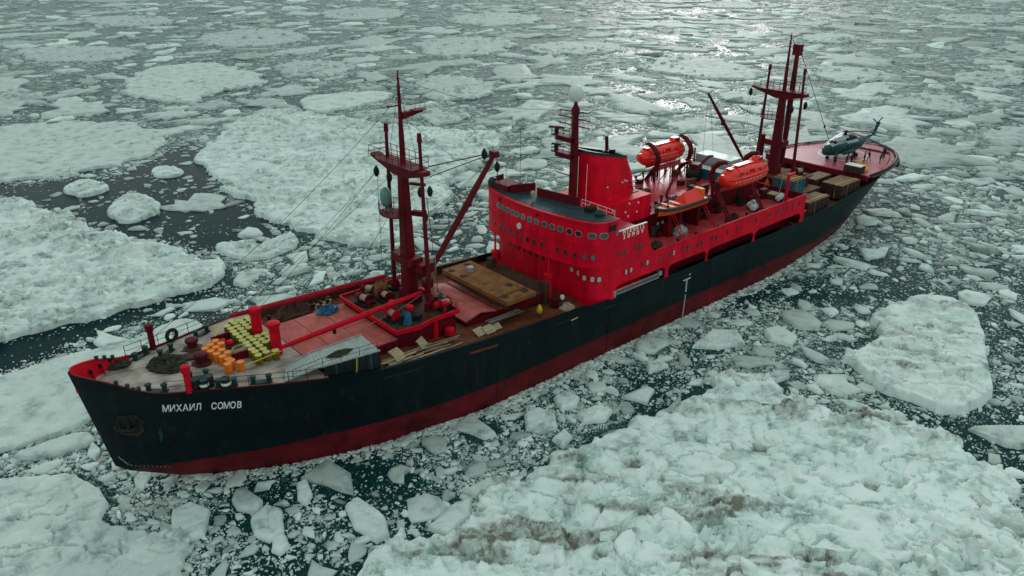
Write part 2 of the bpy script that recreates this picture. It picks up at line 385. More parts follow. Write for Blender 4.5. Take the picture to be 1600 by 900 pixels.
def floe(name, label, poly, res=0.4, thick=0.5, rubble=0.2, dirt=0.3, seed=0, rag=1.0, axis=0.0, block=3.0, group=None, pits=0.0, blocks=0, brad=(.15, 1.0), tone=1.0, soft_=1):
    P = np.asarray(poly, float)
    # corner rounding, so that outlines are not polygons
    for _ in range(soft_):
        Q = np.roll(P, -1, 0); P = np.stack([P * .75 + Q * .25, P * .25 + Q * .75], 1).reshape(-1, 2)
    pad = 1.5 + 1.5 * rag
    lo, hi = P.min(0) - pad, P.max(0) + pad
    c0 = (lo + hi) / 2
    xs, ys = np.arange(lo[0], hi[0], res), np.arange(lo[1], hi[1], res)
    X, Y = np.meshgrid(xs, ys, indexing='ij')
    wx = (fbm(X * .25, Y * .25, seed, 4) - .5) * 2.6 * rag; wy = (fbm(X * .25 + 9, Y * .25, seed + 40, 4) - .5) * 2.6 * rag
    f1, gap, ra, rb, rc, ox, oy = voro(X / block, Y / block, seed)
    d = sdf_poly(X + wx, Y + wy, P) + (ra - .5) * 0.7 * rag * min(1, rubble * 2)
    d = np.minimum(d, hull_gap(X, Y) - 0.35)
    gx, gy = np.gradient(d, res); gn = np.maximum(np.hypot(gx, gy), 0.3)
    ins = d > 0
    cell = ins[:-1, :-1] | ins[1:, :-1] | ins[:-1, 1:] | ins[1:, 1:]
    mv = np.where(d < 0, np.clip(-d / gn, 0, 1.5 * res), 0)
    Xm, Ym = X + gx / gn * mv, Y + gy / gn * mv
    ca, sa = math.cos(axis), math.sin(axis)
    U, W = X * ca + Y * sa, -X * sa + Y * ca           # ridges run along U
    rid = 1 - np.abs(2 * fbm(U * .07, W * .22, seed + 5, 4) - 1)
    zone = smooth(.42, .62, fbm(U * .045, W * .11, seed + 9, 3))     # where the floe is broken up
    zone = np.clip(zone + (rubble - .5) * .35, 0, 1) if rubble > .3 else zone * rubble * 2
    slabs = (ra - .35) * .9 + ox * (rb - .5) * 1.5 + oy * (rc - .5) * 1.5
    f1b, gapb, sa1, sb1, sc1, oxb, oyb = voro(X / (block * .36) + 4, Y / (block * .36), seed + 71)
    crumbs = (sa1 - .4) * .55 + oxb * (sb1 - .5) + oyb * (sc1 - .5)
    soft = (fbm(X * .12, Y * .12, seed + 21, 5) - .5) * .55
    fine = (fbm(X * .8, Y * .8, seed + 31, 4) - .5)
    relief = soft * (0.35 + rubble) + zone * rubble * (slabs * 1.25 + crumbs * .45 + (smooth(.75, .98, rid)) * .7) + fine * (.10 + .30 * zone * rubble)
    crk = np.abs(fbm(U * .16, W * .3, seed + 15, 4) - .5); crk2 = np.abs(fbm(U * .35, W * .35, seed + 16, 3) - .5)
    relief = relief - (smooth(.022, .004, crk) * .75 + smooth(.03, .006, crk2) * .35) * np.clip(rubble * 1.3, .12, 1)
    inn = smooth(0, 2.6, d)
    if rubble > .3:   # pushed-up rim
        relief = relief + smooth(0.2, 1.0, d) * (1 - smooth(1.0, 3.0, d)) * (fbm(X * .5, Y * .5, seed + 51, 3)) * .55 * rubble
    H = thick * np.clip(d / max(res * .9, .25), 0, 1) ** .6 + relief * (0.25 + 0.75 * inn) * np.clip(d / .5, 0, 1)
    hole = np.zeros(X.shape)
    if pits:
        q1, _, qa, qb, _, _, _ = voro(X / 5.2, Y / 5.2, seed + 91)
        q1 = q1 + (fbm(X * .9, Y * .9, seed + 93, 3) - .5) * .42
        hole = (qa < pits * .30) * smooth(.13 + .12 * qb, .05, q1)
        H = H - hole * (.5 + .6 * qb)
    Z = np.where(ins, np.maximum(H, 0.06), -0.35)
    D = np.clip(smooth(.50, .74, fbm(U * .10 + 3, W * .40, seed + 61, 6, .62)) * (zone * .8 + .25) * dirt * 1.25 + smooth(.60, .70, fbm(X * .55, Y * .55, seed + 66, 3)) * .45 * dirt + hole * .8 * min(1, dirt * 2), 0, 1.2)
    idx = -np.ones(X.shape, int)
    used = np.zeros(X.shape, bool)
    used[:-1, :-1] |= cell; used[1:, :-1] |= cell; used[:-1, 1:] |= cell; used[1:, 1:] |= cell
    idx[used] = np.arange(used.sum())
    i, j = np.nonzero(cell)
    Fq = np.stack([idx[i, j], idx[i + 1, j], idx[i + 1, j + 1], idx[i, j + 1]], 1)
    V = np.stack([Xm[used] - c0[0], Ym[used] - c0[1], Z[used]], 1)
    me = np_mesh(name, V, Fq, [ICE], True, {'dirt': D[used], 'tone': np.full(int(used.sum()), tone)})
    me.set_sharp_from_angle(angle=math.radians(38))
    o = link(name, me); o.location = (c0[0], c0[1], 0)
    FLOE_SDF.append(P)
    if blocks:      # broken blocks pushed up on the floe
        rs = np.random.default_rng(seed + 1); ok = (d > .5) & (fbm(X * .13, Y * .13, seed + 77, 4) + .25 * zone > .60)
        if ok.sum() < 20: ok = d > .3
        ii, jj = np.nonzero(ok); k = rs.integers(0, len(ii), blocks); ii, jj = ii[k], jj[k]
        br0, br1 = brad; rad = br0 * (br1 / br0) ** (rs.random(blocks) ** 2.2)
        Vb, Fb = chunk_arrays(np.stack([X[ii, jj] - c0[0], Y[ii, jj] - c0[1], rad], 1), RING3, 6, hmul=1.3, tilt=1.1)
        Vb[:, :, 2] += (Z[ii, jj] - .06)[:, None]
        m = Vb.shape[1]; Fa = (Fb[None] + (np.arange(blocks) * m)[:, None, None]).reshape(-1, 3)
        db = np.repeat(np.clip(D[ii, jj] * .8 + (rs.random(blocks) < .12) * .4, 0, 1), m)
        bo = link('ice_rubble', np_mesh('ice_rubble', Vb.reshape(-1, 3), Fa, [ICEB], False, {'dirt': db, 'tone': np.repeat(tone * (.75 + .35 * rs.random(blocks)), m)}), o); bo['kind'] = 'stuff'
    return tag(o, label, 'ice floe', group)

R2 = np.random.default_rng(5)
RING4 = [(1.05, -1), (1.0, .72), (.93, .98), (.5, 1.02)]
RING3 = [(1.04, -1), (1.0, .72), (.84, 1.0)]
RING2 = [(1.05, -1), (.8, .9)]
def chunk_arrays(xyr, rings, n, hmul=1.0, tilt=.25):
    """irregular slabs: outline ring under water, outline ring, inset top ring(s), crown"""
    A = np.asarray(xyr); N = len(A)
    th = np.linspace(0, 2 * np.pi, n, endpoint=False)[None, :] + R2.random((N, 1)) * 6.3 + (R2.random((N, n)) - .5) * (4.2 / n)
    rr = A[:, 2:3] * (.45 + .85 * R2.random((N, n)))
    ang = R2.random((N, 1)) * np.pi; el = 1 + R2.random((N, 1)) * 1.2
    cx, cy = rr * np.cos(th) * el ** .5, rr * np.sin(th) / el ** .5
    bx, by = cx * np.cos(ang) - cy * np.sin(ang), cx * np.sin(ang) + cy * np.cos(ang)
    h = (.05 + .11 * np.sqrt(A[:, 2:3]) + .20 * R2.random((N, 1)) ** 1.5 * np.minimum(A[:, 2:3], 1.6)) * hmul
    tx, ty = (R2.random((N, 1)) - .5) * tilt, (R2.random((N, 1)) - .5) * tilt
    out = []
    for k, (sc, zf) in enumerate(rings):
        jx = 1 + (R2.random((N, n)) - .5) * .16
        px, py = bx * sc * jx, by * sc * jx
        z = h * zf + (0 if zf <= 0 else 1) * (px * tx + py * ty) * min(1, zf * 1.2) + (R2.random((N, n)) - .5) * h * (.22 if zf > 0 else 0)
        if zf > 0: z = np.maximum(z, .02)
        else: z = np.full((N, n), -.18)
        out.append(np.stack([px + A[:, 0:1], py + A[:, 1:2], z], -1))
    cz = h[:, 0] * (.95 + .15 * R2.random(N))
    top = np.stack([A[:, 0], A[:, 1], cz], -1)[:, None, :]
    V = np.concatenate(out + [top], 1)            # N, n*k+1, 3
    K = len(rings); F = []
    for k in range(K - 1):
        for a in range(n):
            b = (a + 1) % n
            F += [(k * n + a, k * n + b, (k + 1) * n + b), (k * n + a, (k + 1) * n + b, (k + 1) * n + a)]
    for a in range(n): F.append(((K - 1) * n + a, (K - 1) * n + (a + 1) % n, K * n))
    return V, np.array(F)
FL = {
 'F1': [(14.5, 163.6), (29.8, 159.0), (41.4, 153.4), (49.0, 139.3), (48.9, 125.1), (44.1, 114.2), (37.4, 109.8), (30.8, 106.2), (22.6, 105.8), (16.5, 107.8), (7.1, 114.3)] ,
 'F2': [(56.0, 186.3), (68.7, 214.8), (82.3, 228.2), (101.8, 223.9), (99.5, 207.5), (101.0, 186.1), (93.2, 170.7), (85.8, 173.1), (75.5, 166.6), (67.0, 158.6), (59.4, 171.1)] ,
 'F3': [(90.5, 143.6), (98.7, 146.1), (108.8, 142.2), (116.9, 136.3), (109.0, 127.3), (98.6, 125.2), (86.4, 123.4), (86.3, 131.8)] ,
 'F4': [(49.0, 106.4), (55.2, 115.6), (70.8, 132.3), (80.6, 136.8), (87.0, 118.0), (91.0, 100.6), (98.2, 90.0), (106.0, 80.6), (104.0, 71.2), (95.1, 66.0), (85.9, 59.8), (77.3, 56.7), (72.1, 50.7), (69.1, 44.7), (57.6, 36.9), (49.4, 35.0), (44.4, 37.7), (43.2, 43.3), (42.4, 52.2), (40.6, 57.8), (43.2, 67.3), (41.2, 77.7), (44.9, 85.2), (45.5, 96.3)] ,
 'F5': [(5.5, 103.1), (12.6, 94.0), (14.2, 87.2), (17.0, 80.5), (17.3, 72.2), (19.8, 64.4), (21.2, 58.5), (24.7, 57.6), (26.2, 50.2), (28.8, 44.7), (28.1, 39.2), (24.6, 38.0), (21.0, 38.5), (17.1, 39.2), (11.9, 37.5), (6.2, 37.9), (2.7, 37.7), (-4.1, 39.5)] ,
 'F6': [(-5.7, 29.0), (-2.2, 29.1), (1.6, 29.4), (6.0, 28.8), (10.5, 27.8), (16.4, 30.2), (18.4, 29.5), (19.4, 26.0), (10.7, 20.0), (3.8, 16.1), (2.2, 13.4), (-1.4, 13.4), (-5.0, 13.7), (-7.8, 14.6)] ,
 'F6b': [(-4.7, 12.9), (-1.4, 13.1), (2.3, 12.7), (2.2, 9.7), (-1.1, 10.1), (-3.5, 11.0)] ,
 'F7': [(-8.4, 10.9), (-5.8, 9.5), (-3.0, 8.2), (-0.1, 5.8), (1.4, 1.9), (0.8, -0.4), (-0.4, -1.9), (0.6, -4.2), (2.6, -5.8), (3.0, -10.1), (2.0, -12.2), (0.3, -15.0), (-10.8, -5.4)] ,
 'F9': [(26.3, -20.3), (31.7, -19.2), (39.1, -19.2), (46.0, -20.5), (48.8, -20.7), (53.8, -20.9), (57.4, -23.2), (59.1, -25.5), (58.6, -28.4), (56.8, -32.2), (59.7, -33.9), (61.5, -36.9), (62.6, -40.6), (62.8, -42.3), (61.1, -44.6), (58.6, -47.1), (54.6, -51.0), (51.1, -54.3), (47.7, -56.1), (10.1, -23.5), (11.2, -19.8), (15.2, -18.8), (19.8, -20.9), (24.3, -21.8)] ,
 'F10': [(80.9, -24.8), (86.5, -24.9), (90.8, -26.2), (92.5, -30.2), (90.6, -33.2), (81.2, -37.5), (74.0, -40.9), (70.4, -41.0), (66.2, -40.3), (65.7, -36.8), (65.1, -33.2), (67.4, -31.0), (67.9, -28.2), (69.7, -27.6), (73.7, -28.1), (78.0, -26.7)] ,
 'F11': [(65.0, -41.4), (68.0, -43.7), (71.6, -46.9), (67.6, -47.6), (64.7, -46.2), (64.9, -44.0)] ,
 'a1': [(20.3, 97.6), (24.8, 101.1), (27.4, 95.0), (26.4, 90.7), (21.6, 89.0), (20.2, 93.6)] ,
 'a2': [(23.2, 81.5), (26.7, 84.5), (29.4, 84.6), (31.4, 79.0), (28.1, 70.7), (23.0, 70.3), (22.2, 76.0)] ,
 'a3': [(37.0, 100.7), (40.4, 99.6), (42.0, 94.5), (39.2, 91.2), (35.7, 93.2)] ,
 'a4': [(29.8, 52.1), (35.7, 49.4), (34.7, 46.1), (41.8, 48.9), (40.0, 43.2), (36.1, 41.6), (32.2, 41.7), (29.7, 47.1)] ,
 'b1': [(52.1, 301.7), (62.9, 311.0), (81.3, 299.6), (89.2, 273.2), (81.0, 254.4), (64.5, 253.3), (50.2, 271.7)] ,
 'b2': [(24.8, 211.3), (36.7, 205.9), (41.5, 194.1), (35.9, 187.2), (21.8, 192.9)] ,
 'b3': [(207.1, 40.7), (220.9, 39.4), (230.7, 29.5), (217.9, 15.8), (207.6, 16.7), (205.3, 26.9)] ,
 'b4': [(209.5, 128.2), (231.4, 124.6), (237.0, 103.7), (223.3, 80.9), (203.4, 80.3), (197.4, 97.5), (199.6, 115.2)] ,
 'b5': [(434.1, 126.3), (464.2, 121.1), (471.0, 93.0), (437.6, 83.7), (414.4, 100.9)] ,
 'b6': [(129.0, 146.1), (143.0, 152.1), (150.1, 134.9), (140.4, 115.6), (125.7, 110.3), (117.6, 119.8)] ,
 'b7': [(106.2, 108.0), (116.6, 112.6), (118.9, 103.0), (112.3, 92.8), (102.4, 90.6), (100.4, 96.9)] ,
 'b8': [(144.5, 67.4), (154.6, 63.4), (160.0, 53.8), (147.0, 47.1), (137.6, 53.7)] ,
 'b9': [(187.0, 6.2), (197.8, 4.1), (204.6, -4.4), (190.2, -9.0), (179.6, -2.6)] ,
 'b10': [(180.1, 221.6), (208.2, 224.0), (221.2, 201.0), (197.0, 177.1), (170.5, 174.7), (166.5, 193.0)] ,
 'b11': [(204.6, 182.1), (229.6, 182.6), (239.5, 163.3), (233.3, 149.3), (211.2, 146.8), (195.4, 160.8)] ,
 'b12': [(404.3, 252.3), (438.9, 244.6), (447.2, 207.6), (413.8, 205.6), (390.1, 232.3)] ,
 'b13': [(113.8, 80.6), (125.3, 79.5), (131.1, 69.9), (118.6, 63.9), (109.8, 69.2)] ,
 'b14': [(310.8, 126.4), (339.1, 124.7), (336.9, 108.8), (310.1, 100.2), (296.8, 112.1)] ,
 'b15': [(181.1, 73.3), (193.5, 71.2), (198.6, 57.9), (184.3, 52.9), (175.4, 60.8)] ,
 'b16': [(233.6, 81.6), (254.2, 77.3), (258.5, 59.5), (244.6, 46.8), (228.9, 54.9), (223.3, 68.6)] ,
 'b17': [(119.4, 297.8), (150.8, 316.8), (165.2, 287.3), (150.6, 253.2), (127.3, 251.1), (112.8, 266.5)] ,
 'b18': [(212.1, 363.6), (246.5, 373.5), (255.9, 333.7), (228.0, 304.2), (199.7, 313.4)] ,
 'b19': [(103.9, 416.3), (129.1, 415.3), (143.8, 380.2), (126.5, 349.2), (103.4, 370.0)] ,
 'b20': [(248.9, 293.8), (288.6, 294.2), (291.1, 255.7), (254.2, 234.3), (233.9, 252.6)] ,
 'b21': [(262.6, 42.9), (281.8, 38.9), (284.6, 26.6), (262.6, 20.8), (248.1, 29.6)] ,
 'b22': [(110.2, 203.4), (130.2, 204.5), (135.2, 186.6), (121.4, 171.3), (106.8, 177.8)] ,
 'c1': [(58.3, -14.8), (63.3, -13.9), (65.5, -15.9), (63.7, -18.4), (60.2, -17.0)] ,
 'c2': [(67.9, -17.9), (70.2, -18.4), (69.6, -21.5), (66.9, -22.2), (66.3, -19.7)] ,
 'c3': [(51.7, -13.8), (53.3, -14.4), (53.1, -16.2), (50.3, -15.6)] ,
 'c4': [(4.1, -4.3), (5.7, -4.3), (6.6, -6.4), (5.0, -9.0), (3.2, -8.9), (3.2, -6.5)] ,
 'c5': [(8.4, -9.5), (10.2, -8.7), (10.9, -10.1), (9.8, -12.7), (8.4, -12.9), (7.8, -11.4)] ,
 'c6': [(15.0, -13.1), (16.4, -12.8), (16.8, -16.3), (16.0, -18.6), (14.7, -18.6), (14.2, -16.0)] ,
 'c7': [(18.5, -19.7), (21.4, -18.7), (23.6, -19.1), (22.1, -20.8), (19.3, -21.6)] ,
 'c8': [(35.1, -12.5), (36.8, -12.7), (37.4, -14.6), (36.0, -16.5), (34.2, -16.1), (33.4, -14.7)] ,
 'c9': [(39.2, -12.3), (40.9, -12.2), (41.3, -14.1), (39.8, -15.1), (38.3, -14.4)] ,
 'c10': [(39.1, -15.8), (41.4, -16.2), (42.2, -18.0), (40.1, -18.7), (38.3, -17.5)] ,
 'c11': [(34.2, -17.4), (36.4, -16.8), (36.1, -18.4), (34.2, -19.1)] ,
 'c12': [(13.2, -7.8), (14.3, -7.9), (13.8, -10.0), (12.6, -11.1), (12.3, -9.8)] ,
 'c13': [(8.8, -12.7), (9.8, -12.9), (9.6, -14.4), (8.6, -14.8), (8.1, -14.0)] ,
}
FAR_LABEL = {
 'b1': 'flat ice floe near the left edge of the photo, high above the smooth floe',
 'b2': 'thin pale floe cut by the left edge above the smooth floe',
 'b3': 'pale elongated floe far right, level with the rotor of the helicopter',
 'b4': 'long pale floe in the distance left of the after mast top',
 'b5': 'pale floe in the top right corner of the photo',
 'b6': 'round grey floe between the foremast top and the radome',
 'b7': 'small round floe behind the head of the raised boom',
 'b8': 'pale floe behind the starboard lifeboat',
 'b9': 'pale floe cut by the right edge, level with the helicopter',
 'b10': 'wide pale floe at the top, right of the foremast tip',
 'b11': 'pale floe right above the white radome, far off',
 'b12': 'thin floe at the top edge above the after mast',
 'b13': 'pale floe close behind the radar mast and funnel',
 'b14': 'small floe just right of the after mast tip',
 'b15': 'floe behind the slanting boom before the after mast',
 'b16': 'broad pale floe above the helicopter, right of the after mast',
 'b17': 'pale floe in the upper left, above the floe with the notched end',
 'b18': 'thin floe at the top edge above the foremast tip',
 'b19': 'flat floe in the top left corner region',
 'b20': 'thin pale floe at the top edge near the middle',
 'b21': 'pale floe near the right edge in the upper quarter',
 'b22': 'pale floe directly above the tapered floe, left of the foremast tip',
}
BLOCK_LABEL = {
 'c1': 'broad ice block off the port side right of the white draught marks',
 'c2': 'pale kite shaped ice block between the hull and the dirt banded floe',
 'c3': 'small pale ice block just off the hull below the gangway',
 'c4': 'large ice block at the bottom left beside the cracked grey floe',
 'c5': 'rounded ice block in dark water below the bow, right of the larger one',
 'c6': 'long ice slab lying at the left tip of the foreground floe',
 'c7': 'narrow ice slab pointing up from the left end of the foreground floe',
 'c8': 'largest ice block between the hull and the foreground floe',
 'c9': 'ice block nearest the red waterline above the foreground floe',
 'c10': 'flat ice block touching the upper left edge of the foreground floe',
 'c11': 'small square ice block below the largest block beside the hull',
 'c12': 'upright small ice block in the dark water under the port shoulder',
 'c13': 'small square ice block low in the dark water near the bottom edge',
}
NEAR = {
 'F1': ('wide smooth ice floe at the left edge above the dark open lead', dict(tone=0.86, blocks=50, brad=(.2, .6), res=.5, thick=.55, rubble=.12, dirt=.2, rag=2.0)),
 'F2': ('pale flat ice floe with notched right end, upper left of the photo', dict(tone=0.88, blocks=60, brad=(.3, .9), res=.7, thick=.6, rubble=.15, dirt=.18, rag=2.6)),
 'F3': ('small flat tapered ice floe left of the foremast top', dict(tone=0.92, res=.5, thick=.6, rubble=.08, dirt=.05)),
 'F4': ('big hummocked ice floe behind the foremast with a rounded left end', dict(tone=1.02, blocks=700, brad=(.25, 1.3), res=.38, thick=.8, rubble=.6, rag=2.0, dirt=.42, axis=-.5, block=3.4, pits=.25)),
 'F5': ('rugged dirty ice floe at the left edge below the dark lead', dict(tone=1.04, blocks=750, brad=(.2, 1.0), res=.30, thick=.75, rubble=.6, rag=1.7, dirt=.4, axis=-.3, block=2.8, pits=.5)),
 'F6': ('smooth ice floe lying just beyond the ship bow at the left edge', dict(tone=0.90, res=.25, thick=.45, rubble=.1, dirt=.12, rag=.6)),
 'F6b': ('long thin ice sliver at the left edge in front of the ship stem', dict(tone=0.90, res=.16, thick=.35, rubble=.12, dirt=.1, rag=.35)),
 'F7': ('cracked grey ice floe filling the bottom left corner', dict(tone=0.95, blocks=350, brad=(.1, .6), res=.16, thick=.5, rubble=.38, dirt=.22, axis=-.7, block=2.0)),
 'F9': ('huge dirty hummocked ice floe filling the bottom right foreground', dict(tone=1.22, blocks=750, brad=(.12, .95), res=.17, thick=.75, rubble=.62, rag=1.6, dirt=.68, axis=-.75, block=3.8, pits=.9)),
 'F10': ('thick ice floe with brown dirt bands near the right edge', dict(tone=1.15, blocks=110, brad=(.12, .7), res=.22, thick=1.0, rubble=.45, dirt=.55, axis=-.95, block=2.6, rag=.6, pits=.5)),
 'F11': ('thin grey ice floe cut by the right edge', dict(tone=0.85, res=.25, thick=.4, rubble=.1, dirt=.1, rag=.4)),
 'a1': ('small rounded ice floe alone in the dark lead, leftmost one', dict(blocks=30, brad=(.2, .7), res=.28, thick=.7, rubble=.5, dirt=.2, rag=.6, block=2)),
 'a2': ('chunky ice floe in the middle of the dark lead', dict(blocks=45, brad=(.2, .7), res=.28, thick=.7, rubble=.6, dirt=.3, rag=.7, block=2)),
 'a3': ('small ice floe at the upper end of the dark lead', dict(blocks=20, brad=(.2, .6), res=.28, thick=.5, rubble=.5, dirt=.2, rag=.6, block=2)),
 'a4': ('ragged ice floe at the lower right end of the dark lead', dict(blocks=50, brad=(.2, .8), res=.28, thick=.6, rubble=.6, dirt=.35, rag=.7, block=2)),
}
for i, (k, (lab, kw)) in enumerate(NEAR.items()):
    floe('ice_floe', lab, FL[k], seed=3 + i * 7, **kw)
for i, k in enumerate([k for k in FL if k[0] == 'b']):
    floe('ice_floe', FAR_LABEL[k], FL[k], res=1.0, thick=.6, rubble=.3, dirt=.2, seed=200 + i * 7, rag=3.4, tone=.76, blocks=40, brad=(.4, 1.4), group='far flat ice floes')
for i, k in enumerate([k for k in FL if k[0] == 'c']):
    floe('ice_floe', BLOCK_LABEL[k], FL[k], res=.14, thick=.55, rubble=.3, dirt=.18, seed=400 + i * 7, rag=.14, block=1.2, soft_=0, tone=1.05, group='ice blocks beside the port side')

# ------------------------------------------------------------------ brash: loose chunks between the floes
GX0, GX1, GY0, GY1, GC = -30.0, 620.0, -70.0, 620.0, 0.5
occ = np.zeros((int((GX1 - GX0) / GC), int((GY1 - GY0) / GC)), bool)
for P in FLOE_SDF:
    lo, hi = P.min(0), P.max(0)
    a0, b0 = np.floor((lo - [GX0, GY0]) / GC).astype(int); a1, b1 = np.ceil((hi - [GX0, GY0]) / GC).astype(int)
    a0, b0 = max(a0, 0), max(b0, 0); a1, b1 = min(a1, occ.shape[0]), min(b1, occ.shape[1])
    if a1 <= a0 or b1 <= b0: continue
    X, Y = np.meshgrid(GX0 + (np.arange(a0, a1) + .5) * GC, GY0 + (np.arange(b0, b1) + .5) * GC, indexing='ij')
    occ[a0:a1, b0:b1] |= sdf_poly(X, Y, P) > -.1
_x = GX0 + (np.arange(occ.shape[0]) + .5) * GC; _y = GY0 + (np.arange(occ.shape[1]) + .5) * GC
_X, _Y = np.meshgrid(_x[:320], _y[90:200], indexing='ij')
occ[:320, 90:200] |= hull_gap(_X, _Y) < .25
FH = np.array([math.sin(YAW), math.cos(YAW)]); RH = np.array([math.cos(YAW), -math.sin(YAW)])
def in_view(x, y, pad=6.0):
    """the wedge of sea that the place's viewpoint overlooks"""
    f = (x - CAMP[0]) * FH[0] + (y - CAMP[1]) * FH[1]; r = (x - CAMP[0]) * RH[0] + (y - CAMP[1]) * RH[1]
    return (f > 22) & (f < 640) & (np.abs(r) < f * .72 + 22 + pad)
lead_r = None
def density(x, y):
    d = (0.55 + 0.75 * fbm(x * .022, y * .022, 77, 4)) * (.35 + 1.3 * smooth(.35, .62, fbm(x * .11, y * .11, 17, 3)))
    for poly, v in ((LEAD, .05), (LEAD2, .06), (BOW, .6)):
        s = sdf_poly(x, y, poly); d = np.where(s > 0, d * (v + (1 - v) * smooth(3.0, 0, s) * .5), d)
    far = np.hypot(x - CAMP[0], y - CAMP[1])
    # a second, narrower field of dark water patches on the left side
    w = smooth(.60, .70, fbm(x * .03 + 5, y * .012, 31, 4)) * smooth(10, 60, y - x * .6)
    return d * (1 - .75 * w)
def try_place(n, r0, r1, f0, f1, power, keep):
    """throw n discs, big ones first; -> accepted (x, y, r)"""
    t = R2.random(n); u = R2.random(n)
    f = f0 + (f1 - f0) * np.sqrt(t * 1.0) if f1 / f0 < 3 else np.exp(np.log(f0) + t * np.log(f1 / f0))
    r_ = (R2.random(n) * 2 - 1) * (f * .72 + 24)
    x = CAMP[0] + f * FH[0] + r_ * RH[0]; y = CAMP[1] + f * FH[1] + r_ * RH[1]
    rad = (r0 ** (-power) + u * (r1 ** (-power) - r0 ** (-power))) ** (-1 / power)
    dn = density(x, y)
    ok = (R2.random(n) < dn * keep) & (x > GX0 + 12) & (y > GY0 + 12) & (x < GX1 - 12) & (y < GY1 - 12)
    x, y, rad = x[ok], y[ok], rad[ok]
    o = np.argsort(-rad); res = []
    for a, b, r in zip(x[o], y[o], rad[o]):
        k = max(0, int(r / GC * .78)); i, j = int((a - GX0) / GC), int((b - GY0) / GC)
        s = occ[i - k:i + k + 1, j - k:j + k + 1]
        if s.any(): continue
        s[:] = True
        if k == 0 and r > .3: pass
        res.append((a, b, r))
    return res
def chunk_mesh(name, xyr, rings, n, tone=(.50, .65), **kw):
    V, F = chunk_arrays(xyr, rings, n, **kw)
    N, m = V.shape[:2]
    Fa = (F[None] + (np.arange(N) * m)[:, None, None]).reshape(-1, 3)
    dirt = np.repeat(np.where(R2.random(N) < .16, R2.random(N) * .55, R2.random(N) * .12), m)
    return np_mesh(name, V.reshape(-1, 3), Fa, [ICEB], False, {'dirt': dirt, 'tone': np.repeat(tone[0] + tone[1] * R2.random(N) ** .8, m)})
# countable loose floes: separate objects
med = try_place(3200, .9, 3.2, 30, 150, 2.2, .55)
far = try_place(5200, 2.6, 15.0, 130, 620, 1.7, .6)
cand = [(r / math.hypot(x - CAMP[0], y - CAMP[1]), x, y, r) for x, y, r in med + far]
cand.sort(reverse=True)
inview = [c for c in cand if in_view(c[1], c[2], -14)]
singles = inview[:232]
rest = [c[1:] for c in cand if c not in set(singles)]
def zone_of(x, y, r):
    size = 'large' if r > 6 else 'broad' if r > 3 else 'mid-sized' if r > 1.8 else 'small'
    along = ('ahead of the bow' if x < 5 else 'abreast of the foredeck' if x < 24 else 'abreast of the foremast' if x < 44 else 'abreast of the bridge' if x < 62 else 'abreast of the lifeboats' if x < 88 else 'abreast of the after mast' if x < 108 else 'abreast of the stern' if x < 130 else 'astern')
    if sdf_poly(np.array([x]), np.array([y]), LEAD)[0] > -2: return size + ' loose ice floe drifting in the dark open lead', 'loose floes in the dark lead'
    side, gap = ('port', -y) if y < 0 else ('starboard', y)
    dist = 'close in' if gap < 25 else 'well off' if gap < 60 else 'far off' if gap < 160 else 'in the far distance'
    return '%s ice floe %s on the %s side, %s' % (size, dist, side, along), 'loose floes on the %s side' % side
for q, x, y, r in singles:
    V, F = chunk_arrays([(0, 0, r)], RING4, 7 if r < 4 else 17, tilt=.10 if r < 4 else .01, hmul=1.0 if r < 4 else .8)
    me = np_mesh('ice_floe', V[0], F, [ICEB], False, {'dirt': np.full(V.shape[1], .35 * R2.random() ** 3), 'tone': np.full(V.shape[1], (.72 if r < 4 and y < 60 else .58) + .33 * R2.random())})
    o = link('ice_floe', me); o.location = (x, y, 0)
    lab, grp = zone_of(x, y, r); tag(o, lab, 'ice floe', grp)
# everything too small or too many to count
sm1 = try_place(14000, .30, 1.0, 26, 120, 2.4, .8)
GC_near = True
sm2 = try_place(42000, .6, 2.8, 100, 330, 2.2, .8)
sm3 = try_place(20000, 1.3, 4.5, 300, 640, 2.2, .8)
def scatter(n, r0, r1, f0, f1, power, keep):
    t, u = R2.random(n), R2.random(n)
    f = np.exp(np.log(f0) + t * np.log(f1 / f0)); r_ = (R2.random(n) * 2 - 1) * (f * .72 + 20)
    x = CAMP[0] + f * FH[0] + r_ * RH[0]; y = CAMP[1] + f * FH[1] + r_ * RH[1]
    rad = (r0 ** (-power) + u * (r1 ** (-power) - r0 ** (-power))) ** (-1 / power)
    i, j = ((x - GX0) / GC).astype(int), ((y - GY0) / GC).astype(int)
    inb = (i > 1) & (j > 1) & (i < occ.shape[0] - 2) & (j < occ.shape[1] - 2)
    x, y, rad, i, j = x[inb], y[inb], rad[inb], i[inb], j[inb]
    ok = (~occ[i, j]) & (R2.random(len(x)) < density(x, y) * keep)
    return np.stack([x, y, rad], 1)[ok]
tiny = scatter(330000, .07, .34, 26, 150, 1.9, .75)
